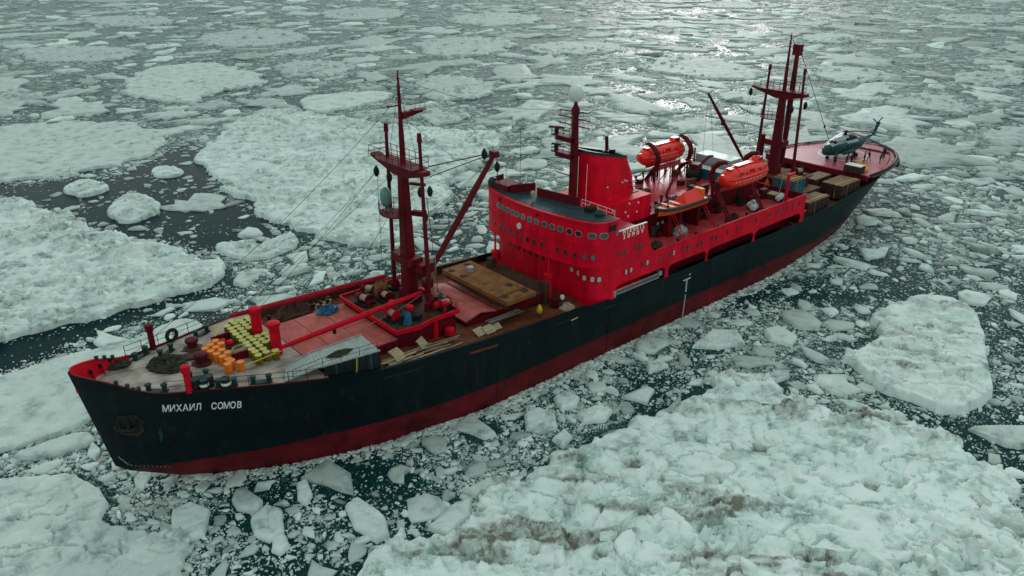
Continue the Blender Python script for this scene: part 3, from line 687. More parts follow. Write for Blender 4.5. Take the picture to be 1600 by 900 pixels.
# crushed ice lying against the hull
hs_ = 6 + 112 * R2.random(5200); hd_ = .12 + 1.6 * R2.random(5200) ** 1.8; hsd = np.where(R2.random(5200) < .75, -1, 1)
hug = np.stack([hs_, hsd * (np.interp(hs_, WL_S, WL_Y) + hd_), .08 + .34 * R2.random(5200) ** 3], 1)
tiny = np.concatenate([tiny, hug])
tiny2 = scatter(120000, .2, .75, 120, 340, 1.8, .75)
mid = [c for c in rest] + list(sm1)
b1 = link('brash_ice', chunk_mesh('brash_ice', mid, RING3, 7))
tag(b1, 'loose broken ice blocks packed between the larger floes', 'brash ice', kind='stuff')
b2 = link('brash_ice', chunk_mesh('brash_ice', [tuple(p) for p in tiny], RING2, 5, hmul=.6))
tag(b2, 'fine brash ice crumbs on the water near the ship', 'brash ice', kind='stuff')
b3 = link('brash_ice', chunk_mesh('brash_ice', list(sm2) + list(sm3) + [tuple(p) for p in tiny2], RING2, 5, tone=(.40, .50), hmul=.7, tilt=.12))
tag(b3, 'dense far pack of small broken ice reaching to the top of the photo', 'brash ice', kind='stuff')

# ------------------------------------------------------------------ the sea
gx = np.concatenate([[-3500, -600, -120], np.arange(-40, 640, 4.0), [760, 1200, 4500]])
gy = np.concatenate([[-3500, -600, -140], np.arange(-80, 640, 4.0), [760, 1200, 4500]])
X, Y = np.meshgrid(gx, gy, indexing='ij')
sl = 0.42 + .30 * (density(X, Y) - .75)
for _p in (LEAD, LEAD2): sl = sl - .75 * smooth(-2.0, 3.0, sdf_poly(X, Y, _p))
dist = np.hypot(X - CAMP[0], Y - CAMP[1])
sl = sl + .30 * smooth(90, 300, dist)
n0, n1 = X.shape
idx = np.arange(n0 * n1).reshape(n0, n1)
Fq = np.stack([idx[:-1, :-1], idx[1:, :-1], idx[1:, 1:], idx[:-1, 1:]], -1).reshape(-1, 4)
sea = link('sea', np_mesh('sea', np.stack([X.ravel(), Y.ravel(), np.zeros(X.size)], 1), Fq, [SEA], True, {'slush': sl.ravel()}))
tag(sea, kind='structure')

# ------------------------------------------------------------------ ship materials
RED = paint('house_red', (0.80, 0.0012, 0.025), .5, .30, .42, .8, rustcol=(0.25, 0.006, 0.012), streak=True, spec=.12, seams=(2.6, 1.27))
BRED = paint('bright_red', (0.62, 0.003, 0.020), .5, .25, .35, 1.5, rustcol=(0.22, 0.006, 0.010), spec=.12)
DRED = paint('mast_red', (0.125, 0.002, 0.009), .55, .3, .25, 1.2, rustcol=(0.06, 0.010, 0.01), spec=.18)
DKRED = paint('deck_red', (0.48, 0.045, 0.065), .35, .35, .30, .5, rustcol=(0.34, 0.10, 0.09), spec=.15)
HELI = paint('helideck_red', (0.54, 0.135, 0.18), .4, .35, .3, .35, rustcol=(0.60, 0.40, 0.44), spec=.15)
HATCH = paint('hatch_red', (0.50, 0.11, 0.095), .6, .35, .4, .7, rustcol=(0.30, 0.12, 0.08))
RUST = paint('rusty_deck', (0.15, 0.040, 0.020), .75, .45, .6, .9, rustcol=(0.06, 0.025, 0.015))
BROWN = paint('brown_rust', (0.24, 0.10, 0.035), .8, .5, .5, .9, rustcol=(0.09, 0.045, 0.02))
DBROWN = paint('dark_brown', (0.07, 0.035, 0.022), .7, .4, .4, 1.0)
DBRED = paint('dull_red', (0.075, 0.006, 0.010), .6, .4, .4, 1.5, rustcol=(0.04, 0.015, 0.01))
BLACK = paint('black_iron', (0.012, 0.015, 0.016), .45, .4, .3, 2.0, rustcol=(0.05, 0.02, 0.01))
GREENB = paint('dark_green', (0.012, 0.045, 0.042), .4, .4, .15, 2.0)
TEAL = paint('teal_deck', (0.018, 0.05, 0.062), .5, .4, .2, 1.0, rustcol=(0.10, 0.07, 0.05))
STEEL = paint('grey_steel', (0.34, 0.38, 0.37), .4, .25, .2, 1.5, metal=.2)
WHITE = paint('white_paint', (0.70, 0.74, 0.72), .45, .12, .12, 1.5)
ORANGE = paint('orange_gel', (0.92, 0.020, 0.010), .32, .10, 0, 2.0, bump=.03, spec=.6)
ORANGE2 = paint('orange_boat', (0.74, 0.13, 0.035), .4, .25, .2, 2.0, rustcol=(0.55, 0.28, 0.16))
DRUMO = paint('orange_drum', (0.78, 0.19, 0.02), .45, .15, .08, 2.5)
DRUMOT = paint('orange_drum_lid', (0.85, 0.27, 0.06), .5, .15, .08, 2.5)
DRUMY = paint('olive_drum', (0.15, 0.14, 0.014), .5, .3, .25, 2.0)
DRUMY_LIT = paint('olive_drum_lit_lid', (0.58, 0.53, 0.18), .5, .25, .25, 3.0, rustcol=(0.35, 0.28, 0.05))  # drum olive lightened for the lids, painting in light from above
PALLET = paint('raw_timber', (0.52, 0.42, 0.27), .8, .3, .1, 3.0)
ROPE = paint('rope', (0.40, 0.34, 0.22), .9, .3, 0, 4.0)
NET = paint('net', (0.035, 0.036, 0.022), .95, .6, .3, 4.0, rustcol=(0.09, 0.075, 0.03), bump=.8)
BLUE = paint('blue_tarp', (0.02, 0.13, 0.24), .5, .3, .1, 2.0)
CONTB = paint('teal_box', (0.03, 0.11, 0.13), .5, .4, .4, 1.0, rustcol=(0.09, 0.07, 0.05))
YEL = paint('yellow', (0.72, 0.42, 0.03), .4, .2, .15, 2.0)
CLOTHD = paint('dark_cloth', (0.012, 0.014, 0.017), .85, .3, 0, 4.0)
CLOTHO = paint('orange_cloth', (0.70, 0.11, 0.01), .8, .2, 0, 4.0)
SKIN = paint('skin', (0.45, 0.25, 0.17), .6, .1, 0, 4.0)
HTEAL = paint('heli_teal', (0.003, 0.060, 0.070), .35, .2, .05, 1.5, spec=.25)
HWHITE = paint('heli_white', (0.42, 0.52, 0.51), .35, .2, .12, 1.5, rustcol=(0.25, 0.26, 0.24))
RUBBER = paint('rubber', (0.02, 0.022, 0.023), .8, .3, 0, 3.0)
def glass(name, col=(0.02, 0.03, 0.035), rough=.08):
    m = bpy.data.materials.new(name); m.use_nodes = True
    b = m.node_tree.nodes['Principled BSDF']
    b.inputs['Base Color'].default_value = (*col, 1); b.inputs['Roughness'].default_value = rough
    b.inputs['Specular IOR Level'].default_value = .8
    return m
GLASS = glass('window_glass'); GLASSW = glass('curtained_glass', (0.42, 0.42, 0.38), .2); GLASST = glass('teal_glass', (0.03, 0.12, 0.13))
def wood_material():
    m = bpy.data.materials.new('deck_wood'); m.use_nodes = True
    N, L = m.node_tree.nodes, m.node_tree.links; b = N['Principled BSDF']; b.inputs['Roughness'].default_value = .75
    g = N.new('ShaderNodeNewGeometry')
    mp = N.new('ShaderNodeMapping'); mp.inputs['Scale'].default_value = (.10, 5.0, .1); L.new(g.outputs['Position'], mp.inputs['Vector'])
    n = N.new('ShaderNodeTexNoise'); n.inputs['Scale'].default_value = 1.0; n.inputs['Detail'].default_value = 8; n.inputs['Roughness'].default_value = .7
    L.new(mp.outputs['Vector'], n.inputs['Vector'])
    n2 = N.new('ShaderNodeTexNoise'); n2.inputs['Scale'].default_value = .7; n2.inputs['Detail'].default_value = 7; L.new(g.outputs['Position'], n2.inputs['Vector'])
    ad = N.new('ShaderNodeMath'); ad.operation = 'ADD'; L.new(n.outputs['Fac'], ad.inputs[0]); L.new(n2.outputs['Fac'], ad.inputs[1])
    hf = N.new('ShaderNodeMath'); hf.operation = 'MULTIPLY'; hf.inputs[1].default_value = .5; L.new(ad.outputs[0], hf.inputs[0])
    r = N.new('ShaderNodeValToRGB'); e = r.color_ramp.elements
    e[0].position = .36; e[0].color = (0.07, 0.052, 0.045, 1); e[1].position = .60; e[1].color = (0.46, 0.395, 0.34, 1)
    x = e.new(.47); x.color = (0.27, 0.225, 0.195, 1)
    L.new(hf.outputs[0], r.inputs['Fac']); L.new(r.outputs['Color'], b.inputs['Base Color'])
    bp = N.new('ShaderNodeBump'); bp.inputs['Strength'].default_value = .5; bp.inputs['Distance'].default_value = .02
    L.new(n.outputs['Fac'], bp.inputs['Height']); L.new(bp.outputs['Normal'], b.inputs['Normal'])
    return m
WOOD = wood_material()
def hull_material():
    """black topsides over red boot-topping, a painted line at a fixed height, scuffed by ice"""
    m = bpy.data.materials.new('hull_paint'); m.use_nodes = True
    N, L = m.node_tree.nodes, m.node_tree.links; b = N['Principled BSDF']; b.inputs['Roughness'].default_value = .5; b.inputs['Specular IOR Level'].default_value = .12
    g = N.new('ShaderNodeNewGeometry'); sx = N.new('ShaderNodeSeparateXYZ'); L.new(g.outputs['Position'], sx.inputs[0])
    def noise(sc, det, loc=(0, 0, 0)):
        mp = N.new('ShaderNodeMapping'); mp.inputs['Scale'].default_value = sc; mp.inputs['Location'].default_value = loc; L.new(g.outputs['Position'], mp.inputs['Vector'])
        n = N.new('ShaderNodeTexNoise'); n.inputs['Scale'].default_value = 1; n.inputs['Detail'].default_value = det; n.inputs['Roughness'].default_value = .65
        L.new(mp.outputs['Vector'], n.inputs['Vector']); return n
    def ramp(src, p0, c0, p1, c1):
        r = N.new('ShaderNodeValToRGB'); e = r.color_ramp.elements
        e[0].position = p0; e[0].color = (*c0, 1); e[1].position = p1; e[1].color = (*c1, 1); L.new(src, r.inputs['Fac']); return r.outputs['Color']
    def mix(f, a, c):
        x = N.new('ShaderNodeMix'); x.data_type = 'RGBA'; L.new(f, x.inputs['Factor']); L.new(a, x.inputs['A'])
        if isinstance(c, tuple): x.inputs['B'].default_value = (*c, 1)
        else: L.new(c, x.inputs['B'])
        return x.outputs['Result']
    n1, n2 = noise((.5, .5, .22), 8), noise((.35, .35, .05), 9, (9, 4, 2))
    blk = ramp(n1.outputs['Fac'], .32, (0.002, 0.006, 0.008), .70, (0.005, 0.015, 0.019))
    # chalked older paint towards the stern
    aft = N.new('ShaderNodeMapRange'); aft.inputs['From Min'].default_value = 40; aft.inputs['From Max'].default_value = 105; L.new(sx.outputs['X'], aft.inputs['Value'])
    fd = N.new('ShaderNodeMath'); fd.operation = 'MULTIPLY'; fd.use_clamp = True; L.new(aft.outputs['Result'], fd.inputs[0]); L.new(n2.outputs['Fac'], fd.inputs[1])
    blk = mix(fd.outputs[0], blk, (0.008, 0.032, 0.037))
    n3 = noise((1.2, 1.2, .18), 9, (3, 30, 0))
    sc = ramp(n3.outputs['Fac'], .58, (0, 0, 0), .72, (.7, .7, .7))
    blk = mix(sc, blk, (0.016, 0.036, 0.040))
    redc = ramp(noise((.35, .35, .5), 9, (1, 2, 3)).outputs['Fac'], .35, (0.060, 0.005, 0.008), .66, (0.20, 0.012, 0.020))
    n5 = noise((.9, .9, .12), 8, (7, 7, 7)); redc = mix(ramp(n5.outputs['Fac'], .62, (0, 0, 0), .74, (.6, .6, .6)), redc, (0.06, 0.022, 0.020))
    wav = N.new('ShaderNodeMath'); wav.operation = 'MULTIPLY_ADD'; L.new(n3.outputs['Fac'], wav.inputs[0]); wav.inputs[1].default_value = .18; L.new(sx.outputs['Z'], wav.inputs[2])
    st = N.new('ShaderNodeMath'); st.operation = 'LESS_THAN'; L.new(wav.outputs[0], st.inputs[0]); st.inputs[1].default_value = 2.53
    col = mix(st.outputs[0], blk, redc)
    # rust runs
    n6 = noise((1.8, 1.8, .10), 6, (50, 0, 0)); rr = ramp(n6.outputs['Fac'], .62, (0, 0, 0), .74, (.7, .7, .7))
    col = mix(rr, col, (0.07, 0.028, 0.016))
    bk = N.new('ShaderNodeTexBrick'); cbx = N.new('ShaderNodeCombineXYZ'); L.new(sx.outputs['X'], cbx.inputs['X']); L.new(sx.outputs['Z'], cbx.inputs['Y'])
    L.new(cbx.outputs[0], bk.inputs['Vector']); bk.inputs['Scale'].default_value = 1; bk.inputs['Brick Width'].default_value = 7.0; bk.inputs['Row Height'].default_value = 1.9; bk.inputs['Mortar Size'].default_value = .03; bk.inputs['Mortar Smooth'].default_value = 1
    bk.inputs['Color1'].default_value = (1, 1, 1, 1); bk.inputs['Color2'].default_value = (.72, .72, .72, 1); bk.inputs['Mortar'].default_value = (1.6, 1.6, 1.6, 1)
    mb_ = N.new('ShaderNodeMix'); mb_.data_type = 'RGBA'; mb_.blend_type = 'MULTIPLY'; mb_.inputs['Factor'].default_value = .9; L.new(col, mb_.inputs['A']); L.new(bk.outputs['Color'], mb_.inputs['B']); col = mb_.outputs['Result']
    L.new(col, b.inputs['Base Color'])
    bp = N.new('ShaderNodeBump'); bp.inputs['Strength'].default_value = .45; bp.inputs['Distance'].default_value = .06
    nb = noise((.5, .5, .5), 3, (2, 2, 2)); L.new(nb.outputs['Fac'], bp.inputs['Height']); L.new(bp.outputs['Normal'], b.inputs['Normal'])
    return m
HULL = hull_material()

# ------------------------------------------------------------------ hull form
def pchip(xs, ys, x):
    xs, ys = np.asarray(xs, float), np.asarray(ys, float); h = np.diff(xs); dl = np.diff(ys) / h
    m = np.zeros(len(xs)); m[0], m[-1] = dl[0], dl[-1]
    for k in range(1, len(xs) - 1):
        if dl[k - 1] * dl[k] > 0:
            w1, w2 = 2 * h[k] + h[k - 1], h[k] + 2 * h[k - 1]; m[k] = (w1 + w2) / (w1 / dl[k - 1] + w2 / dl[k])
    x = np.clip(x, xs[0], xs[-1]); i = np.clip(np.searchsorted(xs, x) - 1, 0, len(xs) - 2); t = (x - xs[i]) / h[i]
    return (ys[i] * (2 * t**3 - 3 * t**2 + 1) + m[i] * h[i] * (t**3 - 2 * t**2 + t) + ys[i + 1] * (-2 * t**3 + 3 * t**2) + m[i + 1] * h[i] * (t**3 - t**2))
TOP_S = [0, .35, 1, 2.5, 5, 7.3, 9.5, 12, 15, 18, 22, 27, 60, 100, 105, 110, 115, 119, 122, 124.5, 125.6, 126]
TOP_Y = [0, .75, 1.45, 2.6, 3.9, 4.75, 5.6, 6.6, 7.7, 8.55, 9.2, 9.4, 9.4, 9.4, 9.25, 8.8, 7.9, 6.6, 5.1, 3.2, 1.7, 0]
ZT_S = [0, 1, 2.5, 4, 5, 7.3, 9.5, 12, 15, 18, 22, 28.7, 36, 47, 58, 89, 97, 105, 112, 120, 126]
ZT_Z = [12.8, 12.5, 11.9, 11.1, 10.75, 10.42, 10.15, 9.9, 9.6, 9.25, 8.7, 8.15, 7.5, 6.9, 6.65, 6.65, 7.1, 7.7, 8.2, 8.7, 9.0]
B_S = [2.6, 5.9, 9.2, 13.1, 16.9, 23.6, 30, 36, 60, 86, 94, 101, 107, 113, 118, 121]
B_Y = [0, 1.5, 3.1, 4.75, 5.95, 7.9, 9.0, 9.35, 9.38, 9.38, 9.0, 8.2, 7.1, 5.3, 2.6, 0]
K_S = [1.6, 3, 5.9, 9.2, 13.1, 16.9, 23.6, 30, 36, 60, 88, 95, 101, 107, 113, 118, 121.5, 122]
K_Y = [0, .8, 1.95, 3.4, 5.0, 6.2, 8.05, 9.1, 9.38, 9.4, 9.4, 9.1, 8.4, 7.4, 5.9, 3.4, 1.0, 0]
def ytop(s): return pchip(TOP_S, TOP_Y, np.asarray(s, float))
def ztop(s): return pchip(ZT_S, ZT_Z, np.asarray(s, float))
def hull_levels(nu=150):
    u = (1 - np.cos(np.linspace(0, np.pi, nu))) / 2; u = .5 * u + .5 * np.linspace(0, 1, nu)
    def lev(S, Y, z):
        s = S[0] + u * (S[-1] - S[0]); return np.stack([s, pchip(S, Y, s), np.full(nu, z) if np.isscalar(z) else z(s)], 1)
    under_S = [9.5] + [a + 2.0 for a in WL_S[1:-1]] + [116]
    lv = [lev([9.5, 14, 20, 28, 36, 80, 96, 108, 116], [0, 2.6, 5.2, 7.6, 8.7, 8.7, 6.6, 3.6, 0], -2.0), lev(WL_S, WL_Y, 0.0), lev(B_S, B_Y, 2.44), lev(K_S, K_Y, 3.4)]
    t = lev(TOP_S, TOP_Y, ztop)
    k = lv[-1]
    for f, g in ((.3, .30), (.6, .58), (.82, .80)):
        m = k + (t - k) * f; fl = k[:, 1] + (t[:, 1] - k[:, 1]) * g
        m[:, 1] = fl; lv.append(m)
    lv.append(t)
    return lv
LV = hull_levels()
def hull_point(s, z, side=-1):
    """point and outward slope on the hull shell at station s, height z"""
    pts = []
    for L_ in LV:
        pts.append((float(np.interp(s, L_[:, 0], L_[:, 1])), float(np.interp(s, L_[:, 0], L_[:, 2]))))
    ys = [p[0] for p in pts]; zs = [p[1] for p in pts]
    return Vector((s, side * float(np.interp(z, zs, ys)), z))
SHIP = empty('icebreaker_ship')
tag(SHIP, 'black hulled polar supply ship with bright red superstructure pushing through the ice', 'ship')
mb = MB()
mb.grid([[tuple(p) for p in L_] for L_ in LV])
mb.grid([[(p[0], -p[1], p[2]) for p in L_] for L_ in LV], flip=True)
hull = mb.build('hull', HULL, SHIP, smooth=True, sharp=60)

def fz(s): return lerp([0, 5, 7.3, 9.5, 12, 15, 17.3], [10.95, 10.5, 10.27, 10.02, 9.77, 9.5, 9.3], s)
def dz(s): return float(ztop(s)) - .9
def deck_strip(name, s0, s1, zf, mat, inset=.06, n=30, thick=.1):
    ss = np.linspace(s0, s1, n); rows_t = []
    for s in ss:
        z = zf(s); w = min(float(ytop(s)), abs(hull_point(s, z).y)) - inset
        rows_t.append([(s, -w, z), (s, -w / 3, z + .05), (s, w / 3, z + .05), (s, w, z)])
    m_ = MB(); m_.grid(rows_t, flip=True)
    return m_.build(name, mat, SHIP)
fdeck = deck_strip('forecastle_deck', .7, 17.3, fz, WOOD)
mdeck = deck_strip('main_deck', 17.2, 60, dz, RUST)
adeck = deck_strip('aft_well_deck', 86, 125.2, dz, RUST)
# forecastle break bulkhead
MB().box((17.3, 0, 8.55), (.12, 15.2, 1.55)).build('forecastle_bulkhead', DRED, SHIP)
# bulwarks: inner plating, stays and cap rail
def bulwark(name, s0, s1, side, zf, mat, capm, n=40, th=.12, cap=.28, stay=1.6):
    ss = np.linspace(s0, s1, n)
    a = [[(s, side * max(0, abs(hull_point(s, zf(s)).y) - th), zf(s)) for s in ss], [(s, side * max(0, abs(hull_point(s, (zf(s) + float(ztop(s))) / 2).y) - th), (zf(s) + float(ztop(s))) / 2) for s in ss], [(s, side * (float(ytop(s)) - th), float(ztop(s)) + .01) for s in ss]]
    m_ = MB(); m_.grid(a, flip=side < 0)
    s = s0 + .8
    while s < s1 and stay:
        y = side * (abs(hull_point(s, zf(s)).y) - th)
        m_.add([(s, y, zf(s)), (s, y - side * .45, zf(s)), (s, y, float(ztop(s)) - .05), (s + .05, y, zf(s)), (s + .05, y - side * .45, zf(s)), (s + .05, y, float(ztop(s)) - .05)],
               [(0, 1, 2), (5, 4, 3), (1, 4, 5, 2)])
        s += stay
    p = m_.build(name, mat, SHIP)
    c = MB(); rows = []
    for s in ss:
        y, z = float(ytop(s)), float(ztop(s))
        rows.append([(s, side * (y + .04), z), (s, side * (y + .04), z + .09), (s, side * (y - cap), z + .09), (s, side * (y - cap), z)])
    c.grid(rows, close=True, flip=side > 0)
    c.build('cap_rail', capm, p)
    return p
for sd in (-1, 1):
    bulwark('bow_bulwark', .25, 5.2, sd, fz, BRED, DRED if sd < 0 else BRED, n=24, stay=.9, cap=.16)
    bulwark('bulwark', 17.4, 47, sd, dz, DBROWN, HULL if sd < 0 else DBRED, n=40)
    bulwark('bulwark', 89, 108, sd, dz, DRED, HULL if sd < 0 else DRED, n=24)
# waterway kerb along the forecastle edge
for sd in (-1, 1):
    rows = []
    for s in np.linspace(5.2, 17.3, 30):
        y, z = float(ytop(s)), float(ztop(s))
        rows.append([(s, sd * (y + .01), z - .02), (s, sd * (y + .01), z + .03), (s, sd * (y - .14), z + .03), (s, sd * (y - .14), fz(s) - .02)])
    m_ = MB(); m_.grid(rows, flip=sd > 0); m_.build('waterway_kerb', DRED, SHIP)
# mooring fairlead holes in the bow bulwark, seen as dark ovals
for sd in (-1, 1):
    for s in (1.7, 2.6, 3.5):
        y = abs(hull_point(s, fz(s) + .62).y) - .10; m_ = MB(); m_.cyl((s, sd * y, fz(s) + .62), (s + .0, sd * (y - .06), fz(s) + .62), .27, .22, 12); m_.build('fairlead', BLACK, SHIP)
# freeing ports: long slots low on the bulwark, framed openings on the shell
for s0, s1, zoff, mt in [(22.0, 25.6, -.95, BLACK), (31.2, 34.6, -.9, RUST), (42.0, 44.4, -.75, BLACK), (49.4, 51.2, -1.0, BLACK), (61.5, 66, -.85, BLACK), (70, 74, -.85, BLACK), (79.5, 83.5, -.85, BLACK), (97.5, 101.5, -.8, BLACK)]:
    a, b_ = hull_point(s0, float(ztop(s0)) + zoff), hull_point(s1, float(ztop(s1)) + zoff)
    m_ = MB(); d = (b_ - a); 
    m_.box(((a + b_) / 2)[:], (d.length, .05, .24), rz=math.atan2(d.y, d.x), ry=-math.atan2(d.z, math.hypot(d.x, d.y)))
    m_.build('freeing_port', mt, hull)
# bright scratch on the shell and overboard pipes
for s, z in ((45.0, 6.1),):
    p = hull_point(s, z); MB().box((p.x, p.y - .02, p.z), (1.0, .05, .12), ry=-.05).build('freeing_port_lip', PALLET, hull)
for s in (38.5, 44.7, 56.5, 73, 84):
    p = hull_point(s, 5.6); MB().cyl((s, p.y + .1, 5.6), (s, p.y - .12, 5.6), .13, .13, 8).build('overboard_pipe', GREENB, hull)
# rubbing strakes / rust-streaked vertical seams
for s in (34.5, 50.3, 68.6):
    m_ = MB(); pts = [hull_point(s, z) for z in np.linspace(.2, 5.6, 7)]
    m_.tube([(p.x, p.y - .01, p.z) for p in pts], .05, 4); m_.build('vertical_seam', HULL, hull)
# anchor pocket with housed anchor
ap = hull_point(2.95, 7.75)
n_ = (hull_point(2.95, 8.2) - hull_point(2.95, 7.3)).normalized(); t_ = (hull_point(3.6, 7.75) - hull_point(2.3, 7.75)).normalized(); nn = t_.cross(n_); nn = nn if nn.y < 0 else -nn
def on_hull(poly, depth0, depth1, c, t, n, o):
    vs = [(c + t * x + n * y + o * depth0)[:] for x, y in poly] + [(c + t * x + n * y + o * depth1)[:] for x, y in poly]
    k = len(poly); return vs, [tuple(range(k)), tuple(range(2 * k - 1, k - 1, -1))] + [(i, k + i, k + (i + 1) % k, (i + 1) % k) for i in range(k)]
poly = [(-1.05, -.1), (-.75, 1.05), (.75, 1.0), (1.05, .35), (1.0, -.7), (.55, -1.15), (-.5, -.85)]
m_ = MB(); m_.add(*on_hull(poly, -.05, .06, ap, t_, n_, nn)); m_.build('anchor_pocket', BLACK, hull)
m_ = MB(); ring = [(ap + t_ * x * 1.02 + n_ * y * 1.02 + nn * .07)[:] for x, y in poly[3:] + poly[:1]]; m_.tube(ring, .09, 6); m_.build('anchor_pocket_lip', DBROWN, hull)
m_ = MB(); m_.cyl((ap + n_ * .75 + nn * .05)[:], (ap - n_ * .3 + nn * .22)[:], .13, .16, 8)
m_.tube([(ap + t_ * -.72 + n_ * .5 + nn * .2)[:], (ap + t_ * -.6 - n_ * .25 + nn * .28)[:], (ap - n_ * .42 + nn * .25)[:], (ap + t_ * .6 - n_ * .25 + nn * .28)[:], (ap + t_ * .72 + n_ * .5 + nn * .2)[:]], [.06, .13, .17, .13, .06], 6)
m_.build('anchor', BLACK, SHIP)
m_ = MB(); c_ = hull_point(4.9, 6.3); m_.add(*on_hull([(-.10, -.9), (.12, -.8), (.2, -.1), (.05, .75), (-.16, .5), (-.05, -.2)], -.02, .012, c_, t_, n_, nn)); m_.build('worn_paint_patch', GREENB, hull)

# ------------------------------------------------------------------ lettering
def letters(txt, pos, xdir, up, size, mat, name='letter', parent=None, extr=.012, bold=.0, sx=1.0, font=None):
    cu = bpy.data.curves.new(name, 'FONT'); cu.body = txt; cu.size = size; cu.extrude = extr; cu.align_x = 'CENTER'; cu.align_y = 'CENTER'; cu.offset = bold
    cu.resolution_u = 2
    o = bpy.data.objects.new(name, cu); COL.objects.link(o)
    dg = bpy.context.evaluated_depsgraph_get(); me = bpy.data.meshes.new_from_object(o.evaluated_get(dg)); bpy.data.objects.remove(o)
    me.materials.clear(); me.materials.append(mat); me.name = name
    x = Vector(xdir).normalized(); u = Vector(up); u = (u - x * u.dot(x)).normalized(); z = x.cross(u)
    M = Matrix(((x.x * sx, u.x, z.x, pos[0]), (x.y * sx, u.y, z.y, pos[1]), (x.z * sx, u.z, z.z, pos[2]), (0, 0, 0, 1)))
    me.transform(M)
    return link(name, me, parent)
LETW = paint('letter_white', (0.85, 0.88, 0.86), .5, .05, 0, 2)
def hull_text(txt, s0, ds, z0, slope, size):
    for i, ch in enumerate(txt):
        s = s0 + ds * i; z = z0 + slope * ds * i
        p = hull_point(s, z); t = (hull_point(s + .3, z + slope * .3) - hull_point(s - .3, z - slope * .3)); u = hull_point(s, z + .4) - hull_point(s, z - .4)
        o = t.cross(u).normalized(); o = o if o.y < 0 else -o
        letters(ch, (p + o * .03)[:], t, u, size, LETW, 'letter', hull, bold=.014, sx=.60)
# draught marks and load line
dash = MB(); dash.box((0, 0, 0), (.16, .03, .10)); 
def mark(p, w=.16, h=.10, mat=WHITE, name='draught_mark', rz=0.0):
    m_ = MB(); m_.box((p.x, p.y - .015, p.z), (w, .04, h), rz=rz); m_.build(name, mat, hull)
for i in range(16): mark(hull_point(63.9, .25 + i * .19), .13, .09)
for i in range(6): mark(hull_point(63.9, 3.6 + i * .26), .26, .12)
mark(hull_point(63.9, 5.15), 1.4, .12, name='load_line'); mark(hull_point(64.4, 5.65), .25, .14, name='load_line')
for i in range(7):
    z = 4.3 - i * .17; s = float(np.interp(z, [2.44, 3.4, 12.8], [2.6, 1.6, 0])) + .5 + i * .07; mark(hull_point(s, z), .09, .10, rz=-.7, mat=STEEL)
for i in range(12):
    s = 2.6 + i * .30; z = max(.4, 3.1 - i * .13); mark(hull_point(s + .35, z), .08, .05, rz=-.6, mat=STEEL)

# ------------------------------------------------------------------ shared shapes
def rail(pts, h=1.0, step=1.7, bars=(.35, .68, 1.0), r=.028, mat=DRED, parent=SHIP, name='guard_rail'):
    m_ = MB(); P = [Vector(p) for p in pts]
    for f in bars: m_.tube([(p.x, p.y, p.z + h * f) for p in P], r, 4)
    for a, b_ in zip(P, P[1:]):
        k = max(1, int((b_ - a).length / step))
        for i in range(k):
            p = a.lerp(b_, i / k); m_.cyl(p[:], (p.x, p.y, p.z + h), r * 1.2, None, 4, caps=False)
    p = P[-1]; m_.cyl(p[:], (p.x, p.y, p.z + h), r * 1.2, None, 4, caps=False)
    return m_.build(name, mat, parent)
def bollard(x, y, z, yaw=0.0, sp=.62, mat=GREENB):
    e = MB()
    ca, sa = math.cos(yaw), math.sin(yaw)
    e.box((x, y, z + .05), (sp * 2 + .5, .5, .1), rz=yaw)
    for k in (-1, 1):
        cx_, cy_ = x + ca * sp * k, y + sa * sp * k
        e.lathe([(.20, .05), (.20, .5), (.27, .55), (.27, .66), (.18, .70)], (cx_, cy_, z), 10)
    return e.build('bollard', mat, SHIP, smooth=True)
def prism_xz(m_, poly, y0, y1, mi=0):
    n = len(poly); vs = [(x, y0, z) for x, z in poly] + [(x, y1, z) for x, z in poly]
    return m_.add(vs, [tuple(range(n)), tuple(range(2 * n - 1, n - 1, -1))] + [(i, n + i, n + (i + 1) % n, (i + 1) % n) for i in range(n)], mi)
def block_tackle(p, r=.42, parent=None):
    m_ = MB(); x, y, z = p
    k = r * 1.5; m_.lathe([(.05, .95 * k), (.12, .8 * k), (r * .6, .45 * k), (r * .72, 0), (r * .6, -.4 * k), (.14, -.75 * k), (.05, -.85 * k)], (x, y, z), 10)
    return m_.build('tackle_block', BLACK, parent, smooth=True)
WIRE = paint('wire', (0.02, 0.022, 0.024), .5, .2, 0, 3)
def wire(a, b_, r=.03, sag=0.0, parent=SHIP, name='wire', n=8, mat=None):
    a, b_ = Vector(a), Vector(b_); pts = []
    for i in range(n + 1 if sag else 2):
        t = i / (n if sag else 1); p = a.lerp(b_, t); p.z -= sag * 4 * t * (1 - t); pts.append(p[:])
    m_ = MB(); m_.tube(pts, r, 4); return m_.build(name, mat or WIRE, parent)

# ------------------------------------------------------------------ forecastle fittings
for sd, s0, s1 in ((1, 5.0, 17.0), (-1, 5.6, 17.0)):
    pts = [(s, sd * (float(ytop(s)) - .1), float(ztop(s)) + .05) for s in np.linspace(s0, s1, 9)]
    rail(pts, .95, 1.5, (.5, 1.0), .026, DRED if sd > 0 else BLACK)
for (s, y) in ((7.45, 4.65), (7.2, -4.45)):
    m_ = MB(); z = fz(s)
    m_.lathe([(.30, 0), (.27, .2), (.25, 1.7), (.34, 1.75), (.38, 2.15), (.34, 2.35), (.1, 2.4)], (s, y, z), 12)
    m_.build('vent_post', DRED if y > 0 else BRED, SHIP, smooth=True)
for s, y, yw in ((5.2, -3.1, -.7), (9.9, -5.1, -.5), (12.4, -6.0, -.45), (8.6, -2.6, -.4), (6.1, 3.6, .55), (11.9, 5.4, .35), (8.0, 3.1, .5)):
    bollard(s, y, fz(s) + .04, yw)
